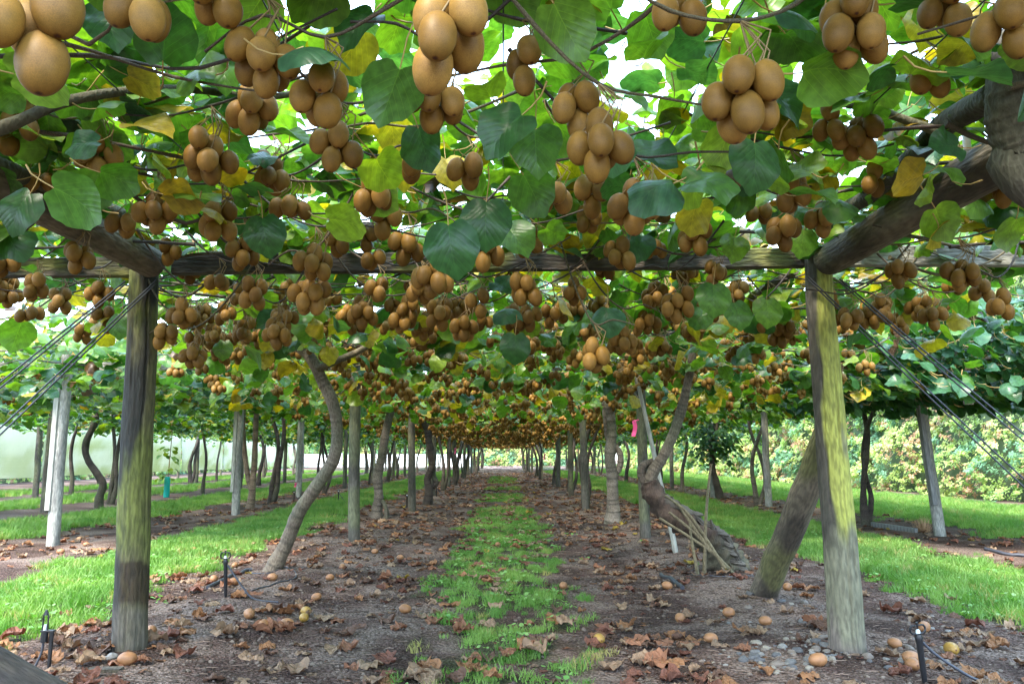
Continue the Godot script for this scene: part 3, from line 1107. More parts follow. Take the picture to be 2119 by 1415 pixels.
func one_vine(r: int, k: int, base: Vector3, x0: float, x1: float, z0: float, z1: float) -> void:
	var key := "%d_%d" % [r, k]
	var limbs := []       # [control points, r0, r1, tone, ringed, flare, gnarl]
	var grey := Color(0.16, 0.135, 0.105)
	var dark := Color(0.07, 0.055, 0.045)
	var label := ""
	var px := func(list: Array, d0: float) -> Array:      # [x, y, depth offset] in the picture at depth d0
		var out := []
		for q in list: out.append(at(q[0], q[1], d0 + (q[2] if q.size() > 2 else 0.0)))
		return out
	if key == "0_0":
		base = Vector3(-2.3, 0, -1.0)
		label = "nearest kiwi vine at left, its canopy filling the upper left"
		limbs.append([[base, Vector3(-2.2, 0.9, -1.1), Vector3(-2.05, 1.6, -1.3), Vector3(-1.9, 1.88, -1.6)], 0.07, 0.05, grey, 0.05, 1.4, 0.1])
		limbs.append([[Vector3(-1.92, 1.86, -1.6)] + px.call([[-40, 330, 0.0], [60, 372, 0.2], [140, 395, 0.45], [250, 440, 0.9]], 2.5), 0.045, 0.022, Color(0.12, 0.115, 0.065), 0.03, 1.0, 0.1])
		limbs.append([px.call([[-60, 290, 0], [40, 250, 0.0], [120, 215, 0.05], [210, 195, 0.1], [310, 185, 0.15], [410, 186, 0.25], [560, 200, 0.4], [760, 160, 0.5]], 2.1), 0.022, 0.010, Color(0.075, 0.07, 0.04), 0.02, 1.0, 0.06])
	elif key == "1_0":
		base = Vector3(2.0, 0, -1.25)
		label = "nearest kiwi vine at right, thick trunk at the upper right corner"
		limbs.append([[base, Vector3(1.95, 0.8, -1.4)] + px.call([[2170, 400, -0.05], [2122, 320, 0.0], [2098, 250, 0.0], [2092, 180, 0.0], [2100, 110, 0.05], [2130, 60, 0.1]], 2.05), 0.075, 0.052, Color(0.085, 0.07, 0.055), 0.06, 1.4, 0.14])
		limbs.append([px.call([[2100, 180, 0], [2020, 220, 0.15], [1950, 262, 0.35], [1895, 320, 0.6], [1840, 372, 0.85], [1775, 420, 1.1], [1690, 455, 1.6]], 2.1), 0.048, 0.03, Color(0.06, 0.055, 0.035), 0.03, 1.0, 0.1])
		limbs.append([px.call([[1940, 270, 0.3], [1800, 225, 0.35], [1690, 215, 0.4], [1560, 250, 0.5], [1500, 200, 0.5]], 2.1), 0.016, 0.008, Color(0.12, 0.1, 0.06), 0.02, 1.0, 0.06])
	elif key == "0_1":
		base = gnd(562, 1192)
		label = "kiwi vine with smooth bent trunk leaning right, left of the aisle"
		var d := seen_at(base).z
		limbs.append([[base + Vector3(-0.02, -0.08, 0)] + px.call([[572, 1165], [592, 1125], [618, 1060], [655, 1005], [690, 950], [697, 895], [690, 840], [668, 790], [648, 750], [630, 728, 0.05], [590, 700, 0.15], [540, 660, 0.3]], d), 0.060, 0.043, Color(0.17, 0.135, 0.095), 0.045, 1.45, 0.07])
		limbs.append([px.call([[655, 765, 0.0], [690, 748, -0.1], [740, 728, -0.2], [800, 690, -0.3], [850, 640, -0.3]], d), 0.035, 0.02, Color(0.16, 0.13, 0.08), 0.03, 1.0, 0.08])
	elif key == "1_1":
		base = gnd(1515, 1188)
		label = "kiwi vine with gnarled stump lying over and bent trunk, right aisle side"
		var d := seen_at(base).z
		limbs.append([[base + Vector3(0.05, -0.1, 0)] + px.call([[1500, 1165, 0], [1475, 1120, 0.0], [1430, 1090, 0.0], [1385, 1065, 0.05], [1355, 1030, 0.1], [1342, 995, 0.12]], d), 0.15, 0.075, Color(0.085, 0.055, 0.038), 0.02, 1.2, 0.75])
		limbs.append([px.call([[1345, 1000, 0.12], [1352, 975, 0.1], [1372, 945, 0.1], [1395, 895, 0.1], [1410, 850, 0.1], [1422, 800, 0.1], [1432, 745, 0.1], [1438, 690, 0.1], [1430, 640, 0.1], [1390, 600, 0.0]], d), 0.056, 0.03, Color(0.16, 0.13, 0.095), 0.07, 1.0, 0.08])
		limbs.append([px.call([[1350, 1010, 0.12], [1330, 985, 0.14], [1332, 965, 0.15], [1352, 955, 0.17]], d), 0.05, 0.03, Color(0.1, 0.08, 0.06), 0.05, 1.0, 0.2])
		for s in [[[1512, 1180], [1440, 1105], [1385, 1060]], [[1500, 1175], [1430, 1070], [1377, 1025]], [[1470, 1140], [1425, 1075], [1405, 1045]], [[1445, 1190], [1432, 1120], [1428, 1080]], [[1458, 1185], [1462, 1060], [1472, 960]], [[1520, 1190], [1470, 1140], [1365, 1072]]]:
			limbs.append([px.call(s, d - 0.19), 0.016, 0.010, Color(0.20, 0.16, 0.09), 0.0, 1.0, 0.03])
	elif key == "0_2":
		base = gnd(778, 1074)
		label = "kiwi vine with swollen knotted foot, behind the grey post left of aisle"
		var d := seen_at(base).z
		limbs.append([[base + Vector3(0, -0.08, 0)] + px.call([[780, 1050], [783, 1025], [781, 985], [790, 945], [797, 900], [806, 860], [812, 830], [800, 780, 0.2]], d), 0.085, 0.058, Color(0.17, 0.14, 0.11), 0.09, 1.9, 0.2])
		limbs.append([px.call([[800, 1070], [798, 1050], [790, 1035]], d - 0.05), 0.05, 0.03, Color(0.14, 0.12, 0.09), 0.02, 1.6, 0.4])
	elif key == "1_2":
		base = gnd(1268, 1090)
		label = "pale kiwi vine with looped double stem, right of the aisle"
		var d := seen_at(base).z
		limbs.append([[base + Vector3(0, -0.08, 0)] + px.call([[1270, 1060], [1268, 1030], [1266, 985], [1262, 940], [1266, 900], [1264, 865], [1262, 830], [1280, 790, 0.2]], d), 0.105, 0.055, Color(0.24, 0.205, 0.165), 0.09, 1.7, 0.14])
		limbs.append([px.call([[1272, 985], [1284, 960], [1282, 935], [1272, 922], [1258, 905], [1254, 870], [1250, 830]], d + 0.03), 0.05, 0.034, Color(0.2, 0.165, 0.13), 0.08, 1.0, 0.1])
	elif key == "0_3":
		base = gnd(883, 1046)
		label = "dark twin-stemmed kiwi vine right of the second post, left of aisle"
		var d := seen_at(base).z
		limbs.append([[base + Vector3(0, -0.08, 0)] + px.call([[888, 1015], [884, 990], [895, 960], [888, 915], [880, 880], [864, 860], [850, 830]], d), 0.085, 0.055, dark, 0.06, 1.4, 0.15])
		limbs.append([px.call([[893, 1010], [902, 1000], [897, 985], [890, 950], [888, 890], [882, 860], [890, 825]], d + 0.06), 0.055, 0.045, dark, 0.06, 1.0, 0.15])
	elif key == "2_2":
		base = gnd(515, 1050)
		label = "pale twin-stemmed kiwi vine beside battened post, second row left"
		var d := seen_at(base).z
		limbs.append([[base + Vector3(0, -0.08, 0)] + px.call([[520, 1030], [522, 1005], [526, 960], [528, 900], [530, 840]], d), 0.085, 0.045, Color(0.26, 0.19, 0.13), 0.04, 1.5, 0.15])
		limbs.append([px.call([[522, 1020], [512, 985], [505, 930], [502, 870], [506, 830]], d), 0.055, 0.04, Color(0.26, 0.19, 0.13), 0.04, 1.0, 0.12])
	elif key == "2_1":
		base = gnd(205, 1053)
		label = "dark kiwi vine with two strongly curved stems, left background"
		var d := seen_at(base).z
		limbs.append([[base + Vector3(0, -0.08, 0)] + px.call([[205, 1030], [212, 1000], [196, 975], [180, 950], [175, 920], [190, 885], [196, 860]], d), 0.075, 0.05, dark, 0.05, 1.3, 0.12])
		limbs.append([px.call([[206, 1000], [190, 965], [178, 940], [184, 905], [200, 870], [192, 840]], d + 0.05), 0.04, 0.035, dark, 0.05, 1.0, 0.12])
	else:
		label = "kiwi vine, %s along the %s" % [ORD[k - (0 if r < 2 else 1 if r < 4 else 2)], row_name[r]]
		var tone: Color = [dark, dark, Color(0.085, 0.068, 0.052), Color(0.15, 0.125, 0.095)][rng.randi() % 4]
		for s in (2 if rng.randf() < 0.45 else 1):
			var amp := 0.10 + rng.randf() * 0.16
			var ph := rng.randf() * TAU
			var ctrl := [base + Vector3(0, -0.08, 0)]
			for j in range(1, 7):
				var t := j / 6.0
				ctrl.append(base + Vector3(sin(ph + t * 5.0) * amp * t + (s * 0.12), 1.95 * t, cos(ph + t * 4.2) * amp * t))
			var nr := 0.04 + rng.randf() * 0.04
			limbs.append([ctrl, nr, nr * 0.6, tone, 0.06, 1.6, 0.15])
	if r >= 2 and key != "2_1" and key != "2_2" and absf(seen_at(base + Vector3(0, 0.4, 0)).x - 335.0) < 45.0 and base.z > -26.0:
		for l in limbs:
			for j in l[0].size(): l[0][j] += Vector3(0, 0, -2.2)
		base.z -= 2.2
	var node := thing("kiwi_vine", base, label, "vine", "kiwi vines of the pergola")
	var back := Transform3D(Basis(), -base)
	var near := base.z > -17.0 and absf(base.x) < 5.5
	for i in limbs.size():
		var l: Array = limbs[i]
		var nm := "trunk" if i == 0 else ("limb" if l[1] > 0.03 else "shoot")
		part(nm, trunk_mesh(l[0], l[1], l[2], 14 if near else 8, 12 if near else 5, l[3], l[4], l[5], l[6]), node, back)
	if key == "1_1":
		var plate := lump_mesh(9, 7, 0.9, 150, M.bark_plate)
		var path := smooth_path(limbs[0][0], 10)
		for i in 46:
			var q: Vector3 = path[rng.randi_range(3, 44)]
			var a := rng.randf_range(-0.7, 1.9)
			var outw := Vector3(0.55 * sin(a) + 0.2, cos(a) * 0.8 + 0.25, 0.55 + 0.3 * sin(a * 3.0)).normalized()
			var tang := Vector3(-0.75, 0.55, 0.0)
			tang = (tang - outw * outw.dot(tang)).normalized()
			var sz := rng.randf_range(0.02, 0.055)
			part("bark_plate", plate, node, Transform3D(Basis(tang * sz * 1.8, outw * 0.012, tang.cross(outw) * sz), q - base + outw * rng.randf_range(0.095, 0.125)))
	vines.append({"node": node, "x": row_x[r], "z": (z0 + z1) * 0.5, "base": base, "r": r, "k": k})
	# side arms along the row and canes across it
	if k > 0 and k < 8:
		for s in [-1.0, 1.0]:
			var a := Vector3(row_x[r], 1.93, base.z)
			var pts := [a, a + Vector3(gauss() * 0.08, 0.02, s * 0.8), a + Vector3(gauss() * 0.1, 0.0, s * 1.6), a + Vector3(gauss() * 0.1, 0.02, s * 2.2)]
			part("side_arm", trunk_mesh(pts, 0.035, 0.022, 8, 5, Color(0.1, 0.085, 0.06), 0.04, 1.0, 0.1), node, back)
	var ncane := 26 if k <= 1 and r < 2 else (16 if k < 4 else 6)
	if k >= 7: ncane = 0
	for i in ncane:
		var z := rng.randf_range(z0, z1)
		var s := 1.0 if rng.randf() < 0.5 else -1.0
		var length := rng.randf_range(0.7, 1.6)
		var p := Vector3(row_x[r] + gauss() * 0.5, rng.randf_range(1.86, 2.08), z)
		if k == 0 and p.z > -1.2: continue
		var ctrl2 := [p]
		var dirc := Vector3(s, 0, gauss() * 0.6).normalized()
		for j in range(1, 5):
			ctrl2.append(p + dirc * length * j / 4.0 + Vector3(0, 0.08 * gauss() - 0.02 * j, 0.14 * gauss()))
		if r >= 2 and cover(p.x, p.z) < 0.2: continue
		part("cane", cane_mesh(smooth_path(ctrl2, 4), 0.009, 0.0022, 6 if near else 4), node, back)
	foliage(r, k, node, base, x0, x1, z0, z1)

func foliage(r: int, k: int, node: Node3D, base: Vector3, x0: float, x1: float, z0: float, z1: float) -> void:
	var dens := 170.0 if r < 2 else 125.0
	if k == 0: dens = 235.0
	if k == 1: dens *= 0.85
	if k >= 2 and r < 2: dens = 135.0
	if k >= 4: dens = 185.0
	if k >= 8: dens = 130.0
	var high := 0.45 if r < 2 else 1.15
	var list := []         # [transform, palette index, mesh index, apparent size]
	var low_poly := k >= 4 or r >= 4
	var n := int((x1 - x0) * (z1 - z0) * dens * (1.0 if r < 2 else (2.6 if r == 3 and k <= 2 else 1.15)))
	if low_poly: n = int(n / 18.0)
	for i in n:
		var x := rng.randf_range(x0, x1)
		var z := rng.randf_range(z0, z1)
		if rng.randf() > cover(x, z): continue
		if r == 3 and k == 2 and not shade_tinted(x, z) and rng.randf() < 0.55: continue
		var u := rng.randf()
		var y: float
		var lean := Vector3(gauss(), 0, gauss()) * 0.75
		if r < 2:
			y = 1.93 + pow(u, 1.3) * high
			if rng.randf() < (0.13 if z > -4.0 else 0.24):
				y = rng.randf_range(1.64 if z > -8.0 else 1.55, 1.97)
				if z < -2.5 and z > -4.0: y = 1.98
				lean *= 2.0
			if rng.randf() < 0.10: lean *= 3.0
		else:
			var hump := 0.55 + 0.45 * nz.get_noise_2d(x * 70.0, z * 70.0 + 40.0) + 0.25
			y = 1.72 + u * high * hump
			lean *= 1.15
			if z > -10.5:                      # the open front of the side rows hangs down and turns to the light
				lean += Vector3(0, 0, 0.9 * rng.randf())
				y -= rng.randf() * 0.22
			if r == 3: lean += Vector3(0.5, 0, 0.2)
			if shade_tinted(x, z): y = 1.55 + u * 0.95
		if z > -1.75 and y < 1.98: y = 2.0 + rng.randf() * 0.3
		var nrm := (Vector3.UP + lean).normalized()
		var s := rng.randf_range(0.095, 0.165)
		if z < -3.8: s *= 1.17
		if r >= 2: s *= 1.15
		if low_poly:
			var cl := Transform3D(Basis(Vector3.UP, rng.randf() * TAU).scaled(Vector3.ONE * rng.randf_range(0.9, 1.15)), Vector3(x, 1.76 + 0.32 * u if r < 2 else y - 0.1, z) - base)
			list.append([cl, 0, rng.randi() % clumps.size(), 0.0])
			continue
		var p := Vector3(x, y, z)
		var tr := Transform3D(leaf_basis(nrm, rng.randf() * TAU, s), p - base)
		var sc := seen_at(p)
		var vis := s / sc.z if in_frame(p, 30.0) else 0.0
		var pc := pick_color(x, z)
		if r < 2 and y < 1.975 and z < -3.6 and rng.randf() < 0.12: pc = 6
		list.append([tr, pc, rng.randi() % (2 if low_poly else 5), vis * (1.35 if y < 1.98 else 1.0)])
	# those that show largest are leaves of their own
	var single := 0
	if r < 2: single = [290, 290, 190, 110][k] if k < 4 else 0
	elif r < 4: single = [0, 240, 120, 40][k] if k < 4 else 0
	list.sort_custom(func(a, b): return a[3] > b[3])
	var set_ := clumps if low_poly else leaf_meshes
	var wh := [[], [], [], [], []]
	var tn := [[], [], [], [], []]
	for i in list.size():
		var q: Array = list[i]
		if i < single and q[3] > 0.0:
			leaf_part(node, q[2], q[0], q[1])
		else:
			wh[q[2]].append(q[0])
			var c: Color = palette[q[1]] if not low_poly else Color(0.95, 0.95, 1.0)
			var j := 0.8 + rng.randf() * 0.4
			tn[q[2]].append(Color(c.r * j, c.g * j, c.b * j * (0.8 + 0.4 * rng.randf())))
	for m in set_.size():
		if wh[m].size(): multi("foliage", set_[m], wh[m], tn[m], node)

# a clump of leaves about 0.8 m across, for vines too far off to tell leaf from leaf
func clump_mesh(seed_: int) -> ArrayMesh:
	var r2 := RandomNumberGenerator.new()
	r2.seed = seed_
	var out := MB.new()
	for i in 18:
		var src: ArrayMesh = leaf_low[i % 2]
		var arr := src.surface_get_arrays(0)
		var g := func() -> float: return (r2.randf() + r2.randf() - 1.0)
		var nrm := (Vector3.UP + Vector3(g.call(), 0, g.call()) * 1.1).normalized()
		var tr := Transform3D(leaf_basis(nrm, r2.randf() * TAU, r2.randf_range(0.115, 0.19)), Vector3(g.call() * 0.42, r2.randf_range(-0.2, 0.2), g.call() * 0.42))
		var q := r2.randf()
		var col: Color = palette[6 if q < 0.08 else (7 if q < 0.10 else (8 if q < 0.11 else [0, 0, 1, 1, 2, 3, 4, 5][r2.randi() % 8]))]
		var first := out.v.size()
		for v in arr[Mesh.ARRAY_VERTEX].size():
			out.vert(tr * arr[Mesh.ARRAY_VERTEX][v], col, arr[Mesh.ARRAY_TEX_UV][v])
		var ix: PackedInt32Array = arr[Mesh.ARRAY_INDEX]
		for t in range(0, ix.size(), 3):
			out.tri(first + ix[t], first + ix[t + 2], first + ix[t + 1])
	return out.mesh(M.leaf)

func shade_tinted(x: float, z: float) -> bool:
	return x > 3.9 and z > -11.2

func leaf_part(node: Node3D, mesh_i: int, tr: Transform3D, col: int, low_poly := false) -> void:
	var o := MeshInstance3D.new()
	o.name = "leaf"
	o.mesh = leaf_low[mesh_i] if low_poly else leaf_meshes[mesh_i]
	o.transform = tr
	o.set_surface_override_material(0, tint_mats[col])
	node.add_child(o, true)

func nearest_vine(p: Vector3) -> Dictionary:
	var best: Dictionary = vines[0]
	var bd := 1e9
	for v in vines:
		var d := absf(v.x - p.x) + absf(v.z - p.z)
		if d < bd:
			bd = d
			best = v
	return best

# ---------------------------------------------------------------- fruit
var cluster_centres := []

func build_fruit() -> void:
	# clusters read off the photograph: x, y, fruit width, count
	var seen := [[62, 62, 108, 4], [290, 32, 74, 3], [438, 4, 64, 3], [545, 130, 62, 7], [520, 225, 48, 6], [668, 200, 62, 5], [925, 78, 92, 5], [905, 212, 58, 6], [1080, 136, 56, 3], [1192, 222, 58, 4], [1240, 305, 62, 6], [1402, 24, 66, 3], [1540, 205, 72, 7], [1770, 58, 66, 8], [1958, 15, 58, 4], [2085, 45, 66, 4], [1922, 165, 48, 3], [1715, 255, 42, 3], [1775, 285, 42, 6], [1848, 288, 32, 3], [200, 322, 42, 6], [430, 328, 45, 8], [560, 360, 38, 6], [695, 306, 48, 5], [862, 340, 45, 3], [965, 355, 43, 3], [773, 408, 42, 5], [796, 450, 38, 4], [320, 440, 38, 7], [253, 466, 35, 3], [455, 460, 38, 6], [600, 430, 36, 4], [1230, 400, 42, 4], [1312, 430, 50, 6], [1218, 456, 32, 4], [1148, 412, 45, 3], [1640, 395, 40, 6], [1715, 350, 28, 1], [1808, 372, 36, 3], [1622, 482, 36, 6], [1437, 490, 34, 7], [1570, 442, 30, 4], [1282, 526, 32, 5], [1356, 516, 28, 3], [1092, 500, 30, 7], [1002, 520, 36, 5], [842, 510, 34, 5], [772, 537, 30, 3], [758, 488, 30, 4], [650, 545, 35, 6], [500, 522, 32, 6], [350, 520, 27, 3], [162, 532, 32, 5], [8, 550, 32, 3], [896, 576, 37, 7], [48, 245, 42, 4], [82, 378, 36, 2], [2088, 388, 37, 6], [2000, 392, 32, 4], [1890, 362, 32, 2], [1990, 570, 31, 8], [1862, 564, 28, 5], [2072, 632, 30, 4], [2035, 602, 28, 4], [1760, 660, 27, 4], [1832, 656, 25, 2], [1932, 655, 26, 5], [1482, 566, 28, 4], [1400, 632, 29, 8], [1188, 604, 27, 4], [1086, 600, 32, 6], [990, 626, 30, 3], [905, 652, 27, 6], [640, 612, 34, 9], [524, 606, 30, 6], [450, 584, 28, 3], [375, 650, 28, 6], [572, 692, 26, 8], [340, 692, 26, 5], [750, 654, 27, 7], [400, 736, 26, 6], [832, 664, 26, 5], [1230, 736, 32, 5], [1290, 704, 26, 8], [70, 595, 28, 5], [205, 608, 26, 5], [60, 650, 24, 4], [500, 690, 22, 6], [700, 500, 32, 4], [1700, 452, 34, 4], [1000, 470, 34, 3], [10, 290, 40, 3], [170, 690, 20, 5], [15, 700, 22, 4], [440, 690, 20, 5], [870, 600, 30, 5], [960, 680, 26, 7], [1090, 660, 26, 6], [845, 640, 26, 6], [780, 600, 28, 4]]
	var todo := []
	for s in seen:
		var d: float = FP * 0.061 / s[2]
		todo.append([at(s[0], s[1], d), s[3], true])
		cluster_centres.append(todo[-1][0])
	# the rest of the crop
	var grid := {}
	for c in cluster_centres: grid[Vector3i((c / 0.2).floor())] = true
	var rest := []
	for i in 4200:
		var x := rng.randf_range(-3.2, 3.2)
		var z := -3.9 - pow(rng.randf(), 1.12) * 46.0
		var y := lerpf(1.62, 1.43, smoothstep(-5.0, -16.0, z)) + rng.randf() * 0.3
		if rng.randf() > cover(x, z): continue
		# fruit hangs thickest over the aisle
		if absf(x) > 1.9 and rng.randf() < 0.45: continue
		rest.append(Vector3(x, y, z))
	for i in 620:
		var left := rng.randf() < 0.75
		var x := rng.randf_range(-12.0, -3.3) if left else rng.randf_range(3.3, 4.6)
		var z := -8.3 - pow(rng.randf(), 1.2) * 24.0
		if rng.randf() > cover(x, z): continue
		rest.append(Vector3(x, rng.randf_range(1.66, 2.1), z))
	var kept := []
	for p in rest:
		var cell := Vector3i((p / Vector3(0.2, 0.14, 0.2)).floor())
		if grid.has(cell): continue
		grid[cell] = true
		kept.append(p)
	kept.sort_custom(func(a, b): return a.z > b.z)
	var far := []
	for p in kept:
		if not in_frame(p, 20.0):
			continue
		if todo.size() < 296 and p.z > -16.0:
			todo.append([p, 3 + rng.randi() % 6, false])
		else:
			far.append(p)
	label_clusters(todo)
	# clusters beyond the counted ones, hung as one crop
	var bunches := []
	for v in 4:
		var mb_where := cluster_layout(4 + v)
		var cm := ArrayMesh.new()
		var st := SurfaceTool.new()
		st.begin(Mesh.PRIMITIVE_TRIANGLES)
		for tr in mb_where:
			st.append_from(fruit_lo, 0, tr)
		st.set_material(M["fruit_%d" % (v % 3)])
		cm = st.commit()
		bunches.append(cm)
	for v in 4:
		var wh := []
		for i in far.size():
			if i % 4 == v:
				wh.append(Transform3D(Basis(Vector3.UP, rng.randf() * TAU).scaled(Vector3.ONE * rng.randf_range(0.9, 1.1)), far[i]))
		var o := multi("distant_fruit", bunches[v], wh, [], self)
		o.set_meta("label", "far kiwifruit clusters crowding the canopy down the rows")
	hero_leaves()

func cluster_layout(n: int) -> Array:
	# fruits pressed against one another, hanging from a point above the middle
	var r := 0.0278
	var p := []
	for i in n: p.append(Vector3(gauss() * 0.95, gauss() * 0.85, gauss() * 0.95) * 0.035 * pow(n, 0.34))
	for it in 60:
		for i in n:
			p[i] = p[i] * Vector3(0.963, 0.955, 0.963)
			for j in n:
				if i == j: continue
				var d: Vector3 = p[i] - p[j]
				d.y *= 0.8
				var l := maxf(d.length(), 0.001)
				var want := r * 1.98
				if l < want:
					var push := d / l * (want - l) * 0.5
					p[i] += push
					p[j] -= push
	var out := []
	var hang := Vector3(0, 0.085 + 0.009 * n, 0)
	for i in n:
		var up: Vector3 = ((hang - p[i]).normalized() + Vector3(gauss() * 0.22, 0.5, gauss() * 0.22)).normalized()
		var x := up.cross(Vector3(0.2, 0, 1)).normalized()
		var s := r * rng.randf_range(0.93, 1.05)
		out.append(Transform3D(Basis(x * s, up * s * rng.randf_range(0.98, 1.1), x.cross(up) * s).rotated(Vector3.UP, 0.0), p[i]))
	return out

func label_clusters(todo: Array) -> void:
	# bands of depth, counted from the left of the picture
	var bands := {}
	for i in todo.size():
		var p: Vector3 = todo[i][0]
		var d := -p.z
		var b := ""
		if d < 1.75: b = "closest to the viewer"
		elif d < 2.5: b = "halfway to the near crossbeam"
		elif d < 3.8: b = "just before the near crossbeam"
		elif absf(p.x) > 3.25: b = "in the %s side row" % ("left" if p.x < 0 else "right")
		elif d < 5.4: b = "just behind the near crossbeam"
		elif d < 8.6: b = "%s of the aisle before the second crossbeam" % ("left" if p.x < 0 else "right")
		elif d < 13.4: b = "%s of the aisle past the second crossbeam" % ("left" if p.x < 0 else "right")
		else: b = "%s of the aisle past the third crossbeam" % ("left" if p.x < 0 else "right")
		if not bands.has(b): bands[b] = []
		bands[b].append(i)
	for b in bands:
		var ids: Array = bands[b]
		ids.sort_custom(func(m, n): return seen_at(todo[m][0]).x < seen_at(todo[n][0]).x)
		for j in ids.size():
			var q: Array = todo[ids[j]]
			var n: int = q[1]
			var th := "%d%s" % [j + 1, "th" if (j + 1) % 100 in [11, 12, 13] else ["th", "st", "nd", "rd", "th", "th", "th", "th", "th", "th"][(j + 1) % 10]]
			var what := "single brown kiwifruit" if n == 1 else "cluster of %s brown kiwifruit" % NUM[n]
			cluster(q[0], n, "%s %s, %s from left" % [what, b, th], q[2])

func cluster(p: Vector3, n: int, label: String, hero: bool) -> void:
	var big := -p.z < 4.2
	var t := thing("kiwifruit_cluster", p, label, "fruit cluster", "kiwifruit clusters hanging from the canopy")
	var lay := cluster_layout(n)
	var hang := Vector3(0, 0.085 + 0.009 * n, 0)
	for tr in lay:
		var f := MeshInstance3D.new()
		f.name = "fruit"
		f.mesh = fruit_hi if -p.z < 7.0 else fruit_lo
		f.transform = tr
		f.material_override = M["fruit_%d" % (rng.randi() % 3)]
		t.add_child(f, true)
		if big: part("calyx", calyx_mesh, f)
		var top: Vector3 = tr.origin + tr.basis.y * 1.18
		var d := hang - top
		var y := d.normalized()
		var x := y.cross(Vector3(0.1, 0.2, 1)).normalized()
		var sm := MeshInstance3D.new()
		sm.name = "stalk"
		sm.mesh = stalk_mesh
		sm.transform = Transform3D(Basis(x, y * (d.length()), x.cross(y)), top)
		t.add_child(sm, true)
	# the cane it hangs from
	var v := nearest_vine(p)
	var h := p + hang
	var yaw := gauss() * 0.7 + (PI if rng.randf() < 0.5 else 0.0)
	var dir := Vector3(cos(yaw), 0, sin(yaw))
	var half := rng.randf_range(0.15, 0.38)
	var up := maxf(1.95 - h.y, 0.0)
	var ctrl := [h - dir * half + Vector3(0, up * 0.8 + 0.03, 0.05 * gauss()), h - dir * half * 0.5 + Vector3(0, up * 0.3 + 0.01, 0), h, h + dir * half * 0.5 + Vector3(0, 0.01 + 0.03 * gauss(), 0.03 * gauss()), h + dir * half + Vector3(0, 0.06 * gauss() + 0.02, 0.05 * gauss())]
	part("cane", cane_mesh(smooth_path(ctrl, 4), 0.0048, 0.0028, 6 if -p.z < 5.0 else 4), v.node, Transform3D(Basis(), -v.base))

